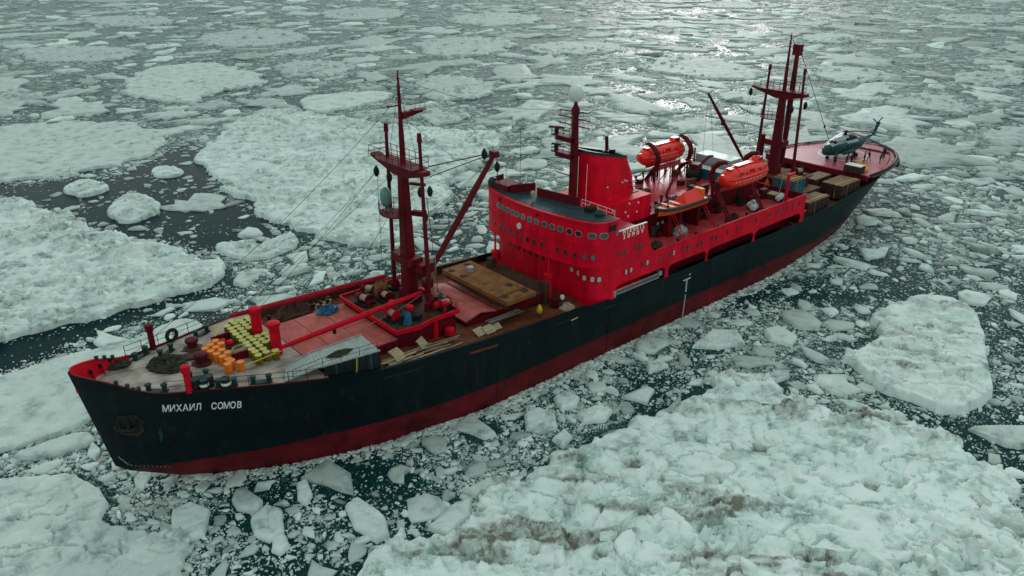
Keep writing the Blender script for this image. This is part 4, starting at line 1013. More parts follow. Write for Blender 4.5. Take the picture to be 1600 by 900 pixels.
for i, s in enumerate((2.6, 3.25, 3.9)):
    for sd in (-1, 1):
        m_ = MB(); m_.lathe([(.16, 0), (.15, .22), (.2, .27), (.1, .33)], (s, sd * (float(ytop(s)) - .12), float(ztop(s)) + .06), 8); m_.build('fairlead_roller', GREENB, SHIP, smooth=True)
# two anchor windlasses: drum on a stepped base, chain led forward
for (s, y) in ((10.2, 2.9), (9.75, -.25)):
    z = fz(s); w = empty('anchor_windlass', (s, y, z), 0, SHIP); w.scale = (.8, .8, .85)
    m_ = MB(); m_.lathe([(1.0, 0), (1.0, .22), (.72, .3), (.62, .34)], n=16); m_.build('base', DBROWN if y > 0 else DBRED, w, smooth=True)
    m_ = MB(); m_.lathe([(.55, .3), (.52, .75), (.66, .85), (.72, 1.05), (.68, 1.2), (.45, 1.28), (.12, 1.3)], n=16); m_.build('warping_drum', DBRED, w, smooth=True)
    for k in range(14):
        m_ = MB(); x0 = -1.15 - k * .32; m_.box((x0, 0, .12), (.36, .2 if k % 2 else .1, .1 if k % 2 else .2)); m_.build('chain_link', DBROWN, w)
    m_ = MB(); m_.box((-2.2, 0, .05), (2.4, .55, .08)); m_.build('chain_stopper', BLACK, w)
    m_ = MB(); m_.lathe([(.42, 0), (.36, .25), (.3, .3)], (-5.6, 0, 0), 12); m_.build('hawse_pipe', BRED, w, smooth=True)
m_ = MB(); m_.box((9.2, 1.35, fz(9.2) + .12), (1.9, 1.1, .22), rz=-.2); m_.build('windlass_bed', DBROWN, SHIP)
# kingposts abaft the drums
for y in (1.95, -1.85):
    s, z = 15.75, fz(15.7); m_ = MB()
    m_.lathe([(.46, 0), (.46, 2.75), (.56, 2.8), (.56, 3.1), (.4, 3.16)], (s, y, z), 16); m_.build('kingpost', BRED, SHIP, smooth=True)
# low red box bin on the foredeck
e = empty('cable_bin', (12.9, .9, fz(12.9)), 0, SHIP)
for c, d in (((0, -2.1, .4), (2.0, .08, .8)), ((0, 2.1, .4), (2.0, .08, .8)), ((-1.0, 0, .4), (.08, 4.2, .8)), ((1.0, 0, .4), (.08, 4.2, .8))):
    MB().box(c, d).build('side_plate', DRED, e)
MB().box((0, 0, .06), (1.9, 4.1, .06)).build('bottom_plate', DBROWN, e)
# first hatch: coaming and cover panels
e = empty('forward_hatch', (22.0, 0, 7.75), 0, SHIP)
MB().box((0, 0, .3), (8.3, 10.2, .9)).build('coaming', DRED, e)
for i in range(3):
    for j in range(2):
        MB().box((-2.75 + i * 2.75, -2.53 + j * 5.06, .83 + .012 * ((i + j) % 2)), (2.70, 5.0, .16)).build('hatch_panel', HATCH, e, bevel=.03)
for k in range(9):
    MB().box((-3.6 + k * .9, -5.16, .35), (.09, .12, .7)).build('coaming_stay', DRED, e)
# deck shed of corrugated sheet on the port side
e = empty('deck_shed', (0, 0, 0), 0, SHIP)
def shed_edge(f):      # port and inboard roof edge at fraction f of its length
    zz = lerp([0, .3, 1], [9.72, 10.28, 10.42], f)
    return Vector((13.9 + 8.1 * f, -7.05 - 1.75 * f ** .8, zz)), Vector((15.0 + 7.2 * f, -4.95 - .35 * f, zz + .06))
for k in range(24):
    a0_, b0_ = shed_edge(k / 24); a1_, b1_ = shed_edge((k + .94) / 24); dz_ = Vector((0, 0, -.05 - .02 * (k % 2)))
    m_ = MB(); m_.add([a0_[:], a1_[:], b1_[:], b0_[:], (a0_ + dz_)[:], (a1_ + dz_)[:], (b1_ + dz_)[:], (b0_ + dz_)[:]], [(0, 1, 2, 3), (7, 6, 5, 4), (0, 4, 5, 1), (1, 5, 6, 2), (2, 6, 7, 3), (3, 7, 4, 0)]); m_.build('roof_sheet', STEEL, e)
SHEDM = [paint('shed_dark', (0.010, 0.020, 0.021), .6, .5, .3, 2, streak=True), paint('shed_teal', (0.022, 0.062, 0.066), .6, .4, .3, 2, streak=True)]
for k in range(16):
    f0, f1 = .40 + k * .0372, .40 + (k + .92) * .0372; a0_, _b = shed_edge(f0); a1_, _b = shed_edge(f1); o_ = .06 * (k % 2)
    m_ = MB(); m_.add([(a0_.x, a0_.y + .12 + o_, 8.2), (a1_.x, a1_.y + .12 + o_, 8.2), (a1_.x, a1_.y + .12 + o_, a1_.z - .1), (a0_.x, a0_.y + .12 + o_, a0_.z - .1), (a0_.x, a0_.y + .2 + o_, 8.2), (a1_.x, a1_.y + .2 + o_, 8.2), (a1_.x, a1_.y + .2 + o_, a1_.z - .1), (a0_.x, a0_.y + .2 + o_, a0_.z - .1)], [(0, 1, 2, 3), (7, 6, 5, 4), (0, 4, 5, 1), (1, 5, 6, 2), (2, 6, 7, 3), (3, 7, 4, 0)]); m_.build('wall_sheet', SHEDM[1 if k in (3, 9, 13) else 0], e)
for k in range(7): MB().box((22.0, -8.4 + k * .5, 9.3), (.06, .46, 2.1)).build('wall_sheet', SHEDM[0], e)
MB().box((19.6, -5.1, 9.2), (5.2, .08, 1.9), rz=-.05).build('back_wall', SHEDM[0], e)
MB().box((19.7, -8.62, 9.55), (.07, .05, 1.7), ry=.12).build('batten', YEL, e)
for w_ in (0, 1):
    pts = [(shed_edge(f)[w_] + Vector((0, 0, .05)))[:] for f in (0, .15, .3, .6, 1)]; MB().tube(pts, .05, 4).build('roof_batten', STEEL, e)
rail([(14.6, -7.3, 9.9), (17, -7.9, 10.35), (21.8, -8.65, 10.45)], .8, 1.6, (.5, 1.0), .022, BLACK)

# ------------------------------------------------------------------ foremast with its winch house
e = empty('mast_house', (29.6, 0, 7.1), 0, SHIP)
outl = [(-3.7, -5.2), (-1.2, -5.6), (.2, -5.2), (3.6, -5.2), (3.6, 5.2), (-3.7, 5.2)]
MB().prism([(x * .93, y * .93) for x, y in outl], -.4, 1.9).build('house_wall', DRED, e)
MB().prism(outl, 1.95, 2.1).build('winch_platform', DBROWN, e)
for a, b_ in zip(outl, outl[1:] + outl[:1]):
    d = math.hypot(b_[0] - a[0], b_[1] - a[1])
    MB().box(((a[0] + b_[0]) / 2, (a[1] + b_[1]) / 2, 2.22), (d, .16, .42), rz=math.atan2(b_[1] - a[1], b_[0] - a[0])).build('platform_rim', BRED, e)
for y in (-3.9, 3.9): MB().cyl((.9, y * 1.25, -.3), (.9, y * 1.25, 2.0), .28, None, 12).build('pillar', BRED, e, smooth=True)
MB().lathe([(.5, 0), (.5, .6), (.2, .75)], (2.2, -5.4, .2), 10).build('ventilator', BRED, e, smooth=True)
FM = empty('foremast', (31.0, 0, 9.2), 0, SHIP)
def taper_box(m_, z0, z1, a0, b0, a1, b1, x0=0., x1=0.):
    c = .28
    def ring(a, b_, x, z): return [(x - a, -b_ * (1 - c), z), (x - a * (1 - c), -b_, z), (x + a * (1 - c), -b_, z), (x + a, -b_ * (1 - c), z), (x + a, b_ * (1 - c), z), (x + a * (1 - c), b_, z), (x - a * (1 - c), b_, z), (x - a, b_ * (1 - c), z)]
    r0, r1 = ring(a0, b0, x0, z0), ring(a1, b1, x1, z1)
    m_.add(r0 + r1, [tuple(range(7, -1, -1)), tuple(range(8, 16))] + [(k, (k + 1) % 8, 8 + (k + 1) % 8, 8 + k) for k in range(8)])
def build_mast(E, zc, zt, zp, arm_side, mat, w=.72):
    """E at the mast foot; heights above it: crosstree zc, top zt, lower platform zp"""
    m_ = MB(); taper_box(m_, 0, zc, .95 * w, 1.05 * w, .55 * w, .62 * w); m_.build('column', mat, E)
    MB().box((0, 0, .7), (2.3 * w, 2.6 * w, 1.4), taper=.9).build('mast_foot', mat, E)
    MB().box((0, 0, 4.6), (1.5, 3.0, .8)).build('heel_bracket', mat, E)
    m_ = MB(); prof = [(.40 * w, zc), (.36 * w, zc + 3), (.25 * w, zc + 5), (.13, zt - 1.4), (.05, zt)]; m_.lathe(prof, (.1, 0, 0), 10); m_.build('topmast', mat, E, smooth=True)
    # crosstree: deep girder tapering to its ends, with a walkway
    m_ = MB(); hw = 3.7
    for a, b_ in ((-1, 1),):
        yz = [(-hw, .12), (-hw, .55), (hw, .55), (hw + 1.2, .75), (hw + 1.2, .45), (1.0, -.55), (-1.0, -.55)]
        n = len(yz); vs = [(-.45, y, zc + z) for y, z in yz] + [(.55, y, zc + z) for y, z in yz]
        m_.add(vs, [tuple(range(n)), tuple(range(2 * n - 1, n - 1, -1))] + [(i, n + i, n + (i + 1) % n, (i + 1) % n) for i in range(n)])
    m_.build('crosstree', mat, E)
    MB().box((0, .3, zc + .6), (1.9, 6.4, .08)).build('crosstree_walkway', mat, E)
    rail([(-.95, -2.9, zc + .6), (-.95, 4.3, zc + .6), (.95, 4.3, zc + .6), (.95, -2.9, zc + .6), (-.95, -2.9, zc + .6)], 1.1, 1.0, (.5, 1), .03, mat, E)
    for y in (-2.75, 2.75):
        m_ = MB(); m_.cyl((.2, y * 1.14, .2), (.2, y, zc + 3.3), .24, .16, 10); m_.cyl((.2, y, zc + 3.1), (.2, y, zc + 3.9), .25, .2, 10); m_.build('derrick_post', mat, E, smooth=True)
    # half-round lower platform
    pl = [(1.0 * math.cos(t) * 1.1 - .1, (1.5 + 1.5 * math.sin(t))) for t in np.linspace(0, 2 * math.pi, 17)[:-1]]
    m_ = MB(); m_.prism([(x * 1.1 - .7, y * 1.15 - .9) for x, y in pl], zp, zp + .12); m_.build('lookout_platform', mat, E)
    rail([(x * 1.1 - .7, y * 1.15 - .9, zp + .1) for x, y in pl], 1.1, .9, (.5, 1), .028, mat, E)
    # ladder
    m_ = MB()
    for sg in (-.2, .2): m_.cyl((-.75, sg - .75, .6), (-.75, sg - .55, zc), .03, None, 4)
    for k in range(int(zc / .45)): m_.cyl((-.75, -.95 + k * .45 / zc * .2, .7 + k * .45), (-.75, -.55 + k * .45 / zc * .2, .7 + k * .45), .022, None, 4)
    m_.build('ladder', mat, E)
    for k in range(7):
        z = zc + 4.2 + k * .7
        if z < zt - .5: MB().box((.1, 0, z), (.5 if k % 2 else .12, .12 if k % 2 else .5, .06)).build('rung', mat, E)
build_mast(FM, 13.6, 22.7, 9.2, 1, DRED)
m_ = MB(); prism_xz(m_, [(.2, 18.3), (2.5, 18.75), (2.5, 18.95), (.2, 18.95)], -.25, .25); m_.box((2.0, -.1, 18.98), (1.3, 1.0, .05)); m_.build('radar_bracket', DRED, FM)
rail([(.4, -.4, 19.0), (2.6, -.4, 19.0), (2.6, .4, 19.0)], .6, .8, (1.,), .022, DRED, FM)
MB().box((-.7, 0, 19.6), (1.2, .12, .12)).build('light_arm', DRED, FM)
# searchlight on the lower platform
e2 = MB(); e2.lathe([(.22, 0), (.18, .5), (.34, .6), (.5, .9), (.55, 1.5), (.5, 2.0), (.3, 2.3), (.1, 2.4)], (-1.0, 1.7, 9.3), 12); e2.build('searchlight', paint('lamp_grey', (0.16, 0.28, 0.27), .3, .2, 0, 2), FM, smooth=True)
for p in ((.0, 4.75, 12.6), (.2, 2.75, 12.4)): block_tackle((p[0], p[1], p[2] - .2), .42, FM)
for p in ((.9, -1.4, 11.5), (.5, -3.6, 12.2), (1.3, -1.5, 9.0)): block_tackle(p, .38, FM)
MB().box((1.0, -.9, 12.2), (.3, 1.6, .25), rz=.5).build('lamp_arm', DRED, FM)
MB().box((1.0, -.9, 9.3), (.5, 1.4, .5), rz=.5).build('lamp_arm', DRED, FM)
for y in (-3.2, 3.2): MB().box((0.6, y * .55, 4.2), (1.6, 1.8, .9)).build('boom_heel_fitting', DRED, FM)
MB().lathe([(.30, 0), (.26, 1.6), (.34, 2.0), (.60, 2.3), (.62, 2.9), (.5, 3.05)], (.6, -2.3, .0), 14).build('mushroom_ventilator', DRED, FM, smooth=True)
# derrick booms
def boom(a, b_, r, mat, fit=True):
    a, b_ = Vector(a), Vector(b_); d = (b_ - a)
    m_ = MB(); m_.tube([a[:], (a + d * .3)[:], (a + d * .7)[:], b_[:]], [r * .75, r, r, r * .7], 10); o = m_.build('derrick_boom', mat, SHIP, smooth=True)
    m_ = MB(); q = a + d * .62; m_.box((q.x, q.y, q.z - r * 1.5), (.25, .25, .6)); m_.build('boom_band', BLACK, o)
    return o
boom((29.4, 1.9, 11.75), (13.6, 2.15, 12.35), .27, paint('boom_red', (0.32, 0.004, 0.018), .5, .3, .3, 1.2, rustcol=(0.10, 0.01, 0.01), spec=.15))
boom((31.1, -1.9, 10.75), (15.4, -1.9, 9.95), .27, BRED)
boom((33.0, -.8, 12.1), (41.3, -1.0, 22.65), .33, DRED)
# heads, wires and blocks of the raised boom
HB = Vector((41.3, -1.0, 22.65)); CT = Vector((31.6, -2.6, 23.2))
MB().box((41.3, -1.0, 22.7), (.6, .9, .6)).build('boom_head', DRED, SHIP)
block_tackle((40.0, -1.05, 22.9), .42, SHIP); block_tackle((41.6, -1.1, 21.3), .42, SHIP)
wire(CT + Vector((0, -.8, .5)), HB + Vector((-1.2, 0, .2)), .06); wire(CT + Vector((0, -1.0, -.4)), HB + Vector((-1.2, 0, 0)), .05)
wire((31.4, -3.0, 19.0), HB, .025, .3); wire((31.6, -2.2, 18.2), HB, .022, .4); wire((33.2, -.9, 12.4), HB, .02, .2)
for k in range(4): wire((41.55 + k * .12, -1.1 + .1 * k, 20.6), (42.3 + k * .5, -1.6 - .4 * k, 8.8), .02)
wire((44.6, -4.2, 12.2), (42.6, -6.6, 6.6), .02); wire((43.5, -2.6, 12), (43, -6.4, 6.6), .018)
for a, b_, sg in (((31, 4.75, 21.6), (14.0, 2.4, 12.4), .4), ((31, 2.7, 21.4), (13.8, 2.2, 12.4), .3), ((31, 4.75, 21.6), (18.5, 8.2, 9.2), .2), ((30.6, 1.8, 18.3), (22.5, 3.4, 8.7), .5), ((31, 4.6, 21.5), (30.6, 4.4, 9.4), 0), ((31, 2.4, 21), (30.5, 2.7, 9.4), 0), ((31.3, -3.4, 20.8), (31.8, -3.9, 9.4), 0), ((31.6, -2.8, 20.8), (32.2, -3.4, 9.6), 0), ((31.9, -1.4, 17.6), (32.6, -2.0, 9.5), 0), ((31.2, -3.0, 22), (31.5, -3.3, 9.6), 0)):
    wire(a, b_, .022, sg)
wire((31.1, -2.0, 10.6), (21.5, -1.5, 9.0), .03, .5, mat=ROPE)
# loose falls hanging by the mast
for k in range(5):
    m_ = MB(); x, y = 32.0 + .09 * k, -2.4 - .08 * k
    m_.tube([(x, y, 14.6), (x + .05, y, 11.2), (x + .2, y - .05, 9.9), (x + .15 * k, y - .3, 9.45), (x + .5 + .1 * k, y - .8, 9.35)], .035, 4); m_.build('rope_fall', ROPE, SHIP)
# winches on the platform
def winch(x, y, z, rz=0.0, mat=DRED):
    w = empty('cargo_winch', (x, y, z), rz, SHIP)
    MB().box((0, 0, .1), (1.5, 1.6, .2)).build('bed', BLACK, w)
    MB().cyl((0, -.5, .62), (0, .5, .62), .33, None, 14).build('drum', ROPE, w, smooth=True)
    for y_ in (-.55, .55): MB().cyl((0, y_ - .05, .62), (0, y_ + .05, .62), .52, None, 16).build('flange', mat, w, smooth=True)
    MB().cyl((0, .7, .62), (0, 1.2, .62), .38, .30, 12).build('motor', mat, w, smooth=True)
    MB().box((.5, 0, .5), (.35, .9, .6)).build('gearbox', BLACK, w)
    return w
for x, y, rz in ((27.4, -2.4, .0), (27.2, 2.4, .2), (28.8, 4.0, .3), (32.2, 3.2, 1.4), (32.6, -3.6, 1.57), (29.2, 1.6, 0)):
    winch(x, y, 9.2, rz, BRED if y < 0 else DRED)
for x, y in ((28.2, -1.0), (28.9, -3.0), (32.0, -4.5), (30.4, 4.4)):
    MB().lathe([(.14, 0), (.14, .8), (.36, .9), (.38, 1.15), (.2, 1.3)], (x, y, 9.2), 12).build('mushroom_vent', BRED, SHIP, smooth=True)
rail([(26.2, 5.0, 9.3), (29, 5.05, 9.3), (33, 5.0, 9.3)], 1, 1.4, (.5, 1), .026, BLACK); rail([(33.1, -5.0, 9.3), (33.1, 0, 9.3), (33.1, 4.8, 9.3)], 1, 1.4, (.5, 1), .026, BLACK)
rail([(26.2, -4.9, 9.3), (29.8, -4.95, 9.3), (33.0, -4.9, 9.3)], .9, 1.4, (1.,), .024, BLACK)

# ------------------------------------------------------------------ second hatch and posts before the house
e = empty('second_hatch', (40.2, 0, 6.4), 0, SHIP)
MB().box((0, 0, .45), (11.4, 9.0, .9)).build('coaming', DRED, e)
for a, b_, za, zb in ((-5.75, -3.75, 1.0, 1.5), (-3.7, -1.7, 1.5, 1.05)):
    m_ = MB(); m_.add([(a, -4.5, za), (b_, -4.5, zb), (b_, 4.5, zb), (a, 4.5, za), (a, -4.5, za - .16), (b_, -4.5, zb - .16), (b_, 4.5, zb - .16), (a, 4.5, za - .16)],
        [(0, 1, 2, 3), (7, 6, 5, 4), (0, 4, 5, 1), (1, 5, 6, 2), (2, 6, 7, 3), (3, 7, 4, 0)]); m_.build('hatch_panel', HATCH, e)
for k in range(4): MB().box((-.4 + k * 2.0, 0, .98), (1.95, 8.9, .14)).build('hatch_panel', DBROWN if k else HATCH, e)
for y in (4.6, -4.4):
    s = 45.9; MB().lathe([(.42, 0), (.42, 3.0), (.52, 3.05), (.52, 3.35), (.3, 3.4), (.13, 3.5), (.10, 5.6)], (s, y, 6.0), 14).build('samson_post', BRED, SHIP, smooth=True)
    MB().box((s - .6, y, 7.3), (.7, .9, 2.6)).build('winch_cabinet', DBROWN, SHIP)
# ------------------------------------------------------------------ bridge house
FRONT = [(47.05, 0), (47.1, -2), (47.3, -4), (47.55, -5.6), (47.85, -7.0), (48.3, -8.2), (48.9, -8.9), (49.6, -9.25), (50.4, -9.36)]
def front_outline(off=0.0, aft=51.0, tail=(), ymax=9.36):
    p = [(s - off, y * (1 + off * .04)) for s, y in FRONT]
    port = p + [(aft, -ymax - off * .3)] + list(tail)
    star = [(s, -y) for s, y in port[1:]]
    return port[::-1] + star            # from aft port round the front to aft starboard
BH = empty('bridge_house', (0, 0, 0), 0, SHIP)
def wall_strip(m_, outl, z0, z1, mi=0):
    m_.grid([[(x, y, z0) for x, y in outl], [(x, y, z1) for x, y in outl]], mi, flip=False)
def inset(y): return 1.3 * float(smooth(-8.0, -5.6, np.array(y)))
lower = front_outline(0, 51.0, [(51.0, -7.9), (57.2, -7.9)])
MB().prism([(x + (inset(y) if x < 50.5 else 0), y) for x, y in lower], 5.6, 8.0).build('lower_wall', RED, BH, smooth=True, sharp=30)
MB().prism([(x + (inset(y) if x < 50.5 else 0), y) for x, y in front_outline(.02, 56.0)], 8.0, 10.6).build('lower_wall', RED, BH, smooth=True, sharp=30)
mid = front_outline(.28, 56.0)
MB().prism(mid, 10.6, 13.15).build('middle_wall', RED, BH, smooth=True, sharp=30)
for z in (10.62, 13.12): MB().prism(front_outline(.36, 56.0 if z > 13 else 52.5), z, z + .10).build('deck_edge', RED, BH, smooth=True, sharp=30)
wh = front_outline(.28, 51.1)
MB().prism(wh, 13.2, 15.55).build('wheelhouse_wall', RED, BH, smooth=True, sharp=30)
rim = front_outline(.42, 51.3)
MB().prism(rim, 15.55, 15.72).build('roof_edge', RED, BH, smooth=True, sharp=30)
roof = front_outline(-.15, 51.1); MB().prism(roof, 15.7, 15.76).build('roof_deck', TEAL, BH)
MB().prism(front_outline(.05, 51.15), 15.6, 15.74).build('roof_gutter', GREENB, BH)
# windows on the curved front
def front_at(y):
    ys = [-p[1] for p in FRONT]; s = float(np.interp(abs(y), ys, [p[0] for p in FRONT])); a = float(np.interp(abs(y) + .2, ys, [p[0] for p in FRONT])); b_ = float(np.interp(abs(y) - .2, ys, [p[0] for p in FRONT]))
    sl = (a - b_) / .4 * (1 if y > 0 else -1)          # ds/dy
    t = Vector((sl, 1, 0)).normalized(); n = Vector((-t.y, t.x, 0)); n = n if n.x < 0 else -n
    return Vector((s, y, 0)), t, n
def window(p, t, n, w, h, gl, parent, name='window', rim_=RED):
    o = []
    c = min(w, h) * .28
    def oct(a, b_): return [(-a + c, -b_), (a - c, -b_), (a, -b_ + c), (a, b_ - c), (a - c, b_), (-a + c, b_), (-a, b_ - c), (-a, -b_ + c)]
    up = Vector((0, 0, 1)); m_ = MB()
    for a, b_, d, dd, mi in ((w / 2 + .04, h / 2 + .04, -.05, .045, 0), (w / 2, h / 2, .0, .052, 1)):
        P_ = oct(a, b_); k = 8
        vs = [(p + t * x + up * z + n * d)[:] for x, z in P_] + [(p + t * x + up * z + n * dd)[:] for x, z in P_]
        m_.add(vs, [tuple(range(7, -1, -1)), tuple(range(8, 16))] + [(i, (i + 1) % 8, 8 + (i + 1) % 8, 8 + i) for i in range(8)], mi)
    me_o = m_.build(name, [rim_, gl], parent)
    return me_o
RIMM = paint('window_rim', (0.30, 0.02, 0.03), .4, .1, 0, 2)
for y in (5.5, 4.55, 3.6, 2.65, 1.75, .73, -.37, -1.45, -2.6, -3.7, -4.75, -5.9, -7.0, -8.3, -9.05):
    p, t, n = front_at(y); p.z = 14.3
    window(p + n * .28, t, n, .66 if abs(y) < 8 else .85, .58, GLASST if y > -4.8 else GLASS, BH, rim_=STEEL)
for y in (6.6, 5.2, 4.3, 3.2, 2.14, 1.05, 0, -1.1, -2.23, -4.4, -5.5, -6.7, -7.75, -8.45):
    p, t, n = front_at(y); p.z = 11.85; window(p + n * .28, t, n, .40, .58, GLASST if y < -7 else GLASS, BH, rim_=RIMM)
for y in (5.5, 4.5, 3.5, 2.47, 1.3, .2, -1.0, -2.07):
    p, t, n = front_at(y); p.z = 9.42; window(p + n * (.02 - inset(y)), t, n, .36, .52, GLASS, BH, rim_=RIMM)
for y in (-5.3, -6.5, -7.65, -8.45, -8.95):
    p, t, n = front_at(y); p.z = 9.3; window(p + n * (.03 - inset(y)), t, n, .42, .58, GLASSW, BH, rim_=RIMM)
T_, N_ = Vector((1, 0, 0)), Vector((0, -1, 0))
for s, z, g in ((51.5, 11.8, GLASS), (52.3, 11.8, GLASS), (54.1, 11.8, GLASS), (54.8, 11.8, GLASS), (52.7, 9.3, GLASSW), (53.5, 9.3, GLASSW), (55.5, 9.4, GLASS), (56.2, 9.45, GLASSW), (50.9, 14.2, GLASST)):
    window(Vector((s, -9.36 - (.08 if s < 57 else 0), z)), T_, N_, .36, .58, g, BH, rim_=RIMM)
MB().box((50.2, -9.38, 14.95), (1.0, .3, .62)).build('wing_opening', BLACK, BH)
# round badge under the wheelhouse windows and a small emblem above them
p, t, n = front_at(1.35); p.z = 13.05
MB().cyl((p + n * .2)[:], (p + n * .45)[:], .36, .34, 16).build('round_badge', WHITE, BH, smooth=True)
for y in (5.2, -1.5):
    p, t, n = front_at(y); q = p + n * .31; MB().box((q.x, y, 15.15), (.05, .5, .22)).build('small_emblem', DRED, BH)
    MB().box((q.x, y, 15.0), (.05, .22, .18)).build('small_emblem', DRED, BH)
# wing bulwark with the name, raking down to the boat deck
for sd in (-1, 1):
    m_ = MB(); prism_xz(m_, [(51.1, 13.2), (51.1, 14.25), (55.75, 14.25), (56.05, 13.2), (56.35, 12.0), (56.8, 11.0), (57.5, 10.42), (58.2, 10.4), (58.2, 8.0), (56.0, 8.0), (56.0, 13.2)][::-1 if sd > 0 else 1], sd * 9.42, sd * 9.28); m_.build('wing_plating', RED, BH)
    MB().box((53.4, sd * 9.35, 14.28), (4.7, .2, .08)).build('wing_cap', WHITE if sd < 0 else RED, BH)
for i, ch in enumerate('MIKHAIL'): letters(ch, (52.05 + i * .52, -9.44, 14.0), (1, 0, 0), (0, 0, 1), .66, LETW, 'letter', BH, bold=.016, sx=.85)
for i, ch in enumerate('SOMOV'): letters(ch, (52.1 + i * .72, -9.44, 13.45), (1, 0, 0), (0, 0, 1), .66, LETW, 'letter', BH, bold=.016, sx=.85)
hull_text('МИХАИЛ', 5.45, .445, 9.0, -.17, 1.05); hull_text('СОМОВ', 8.75, .445, 8.43, -.17, 1.05)
# monkey island fittings
MB().box((49.3, 6.3, 16.1), (2.2, 2.4, .75)).build('bulwark_box', DRED, BH)
for a, b_ in (((48.3, 4.6), (51.0, 3.4)), ((49.9, 1.9), (50.8, -3.9)), ((48.6, 8.4), (50.6, 8.6))):
    d = math.hypot(b_[0] - a[0], b_[1] - a[1]); MB().box(((a[0] + b_[0]) / 2, (a[1] + b_[1]) / 2, 16.25), (d, .1, 1.0), rz=math.atan2(b_[1] - a[1], b_[0] - a[0])).build('wind_screen', DRED, BH)
MB().lathe([(.55, 0), (.62, .5), (.4, .95), (.1, 1.05)], (48.7, 8.3, 15.75), 12).build('wing_lamp', GREENB, BH, smooth=True)
MB().lathe([(.12, 0), (.12, .7), (.28, .8), (.28, 1.15), (.1, 1.3)], (48.1, .6, 15.75), 10).build('compass', ROPE, BH, smooth=True)
MB().lathe([(.5, 0), (.55, .3), (.3, .6)], (50.3, -7.4, 15.75), 12).build('skylight', GREENB, BH, smooth=True)
MB().box((50.6, -5.8, 16.0), (1.1, .9, .5)).build('chart_locker', BLACK, BH)
for x, y, h in ((49.0, 3.8, 7.5), (48.3, 5.5, 3.0), (50.9, -3.4, 5.5), (50.6, -5.0, 5.0), (48.3, 1.8, 2.6), (48.7, -2.4, 2.2), (48.0, -4.0, 1.6)):
    wire((x, y, 15.7), (x + .1, y, 15.7 + h), .03, name='whip_antenna', mat=WHITE if h == 5.5 or h == 5.0 else WIRE)
rail([(51.0, -8.9, 15.75), (51.1, -4, 15.75)], .8, 1.2, (.5, 1), .026, WHITE)

# ------------------------------------------------------------------ house aft of the bridge
AH = empty('boat_deck_house', (0, 0, 0), 0, SHIP)
for sd in (-1, 1):
    m_ = MB(); m_.box((72.6, sd * 9.35, 9.2), (32.8, .12, 2.4)); m_.build('side_plating', RED, AH)
    MB().box((73.5, sd * 9.35, 10.44), (31.2, .22, .08)).build('side_cap', BRED, AH)
    # pillars between the side openings, flared where they meet the hull
    for s, w in ((50.75, .5), (59.9, .55), (67.45, .22), (77.3, .35), (88.6, .8)):
        m_ = MB(); f = .75 if w < 1.5 else .3
        prism_xz(m_, [(s - w / 2 - .1, 6.6), (s - w / 2, 7.0), (s - w / 2, 7.55), (s - w / 2 - f * .4, 7.85), (s - w / 2 - f, 8.01), (s + w / 2 + f, 8.01), (s + w / 2 + f * .4, 7.85), (s + w / 2, 7.55), (s + w / 2, 7.0), (s + w / 2 + .1, 6.6)][::-1 if sd > 0 else 1], sd * 9.41, sd * 9.27); m_.build('side_pillar', RED, AH)
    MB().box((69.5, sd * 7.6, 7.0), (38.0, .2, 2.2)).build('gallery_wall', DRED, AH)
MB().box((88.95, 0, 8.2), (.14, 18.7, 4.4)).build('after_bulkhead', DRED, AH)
MB().box((72.4, 0, 9.3), (33.4, 18.58, .12)).build('boat_deck', DKRED, AH)
for s, z in [(58.39, 9.34), (60.2, 9.33), (60.88, 9.38), (62.75, 9.37), (63.59, 9.31), (65.41, 9.24), (66.14, 9.26), (68.14, 9.29), (69.04, 9.23), (71.23, 9.31), (73.35, 9.34), (77.3, 9.45), (79.89, 9.45), (80.49, 9.46), (82.1, 9.46), (82.71, 9.46), (84.52, 9.46), (86.06, 9.46), (87.29, 9.5)]:
    window(Vector((s, -9.42, z)), T_, N_, .30, .60, GLASSW if s in (60.88,) else GLASS, AH, rim_=RIMM)
# gangway stowed in the first opening
GW = empty('accommodation_ladder', (55.1, -9.1, 6.95), 0, SHIP)
for z in (-.1, .42): MB().box((0, -.18, z), (7.2, .09, .09)).build('side_rail', STEEL, GW)
for k in range(24): MB().box((-3.5 + k * .305, -.18, .16), (.07, .07, .5)).build('rung', STEEL, GW)
MB().box((-4.1, -.1, .1), (.7, .4, .8)).build('ladder_winch', STEEL, GW); MB().box((3.75, -.1, .4), (.4, .4, .5)).build('end_platform', STEEL, GW)
# inner deckhouse and the upper boat deck
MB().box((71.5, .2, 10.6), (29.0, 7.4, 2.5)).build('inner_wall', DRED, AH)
MB().box((70.2, 1.9, 11.92), (28.4, 11.4, .14)).build('upper_deck', DKRED, AH)
for k in range(9): MB().cyl((58 + k * 3.2, 7.3, 9.3), (58 + k * 3.2, 7.3, 11.9), .1, None, 6).build('deck_pillar', DRED, AH)
for z0, s0 in ((10.2, 65.0), (10.3, 71.5)): 
    for k in range(2): MB().box((s0 + k * .9, -3.55, z0 + .1), (.35, .1, .3)).build('deck_lamp', WHITE, AH)
rail([(56.2, -3.8, 12), (62, -3.8, 12), (70, -3.8, 12), (80, -3.8, 12), (84.3, -3.8, 12), (84.3, 7.5, 12)], 1, 1.5, (.4, .7, 1), .026, DRED)
rail([(56.2, 7.5, 12), (70, 7.5, 12), (84.3, 7.5, 12)], 1, 1.5, (.4, .7, 1), .026, DRED)
rail([(58.4, -9.2, 10.45), (66, -9.2, 10.45), (71, -9.2, 10.45)], .6, 1.8, (1.,), .022, DRED)
MB().box((54.6, 0, 13.25), (3.2, 18.4, .1)).build('bridge_deck', DKRED, BH)
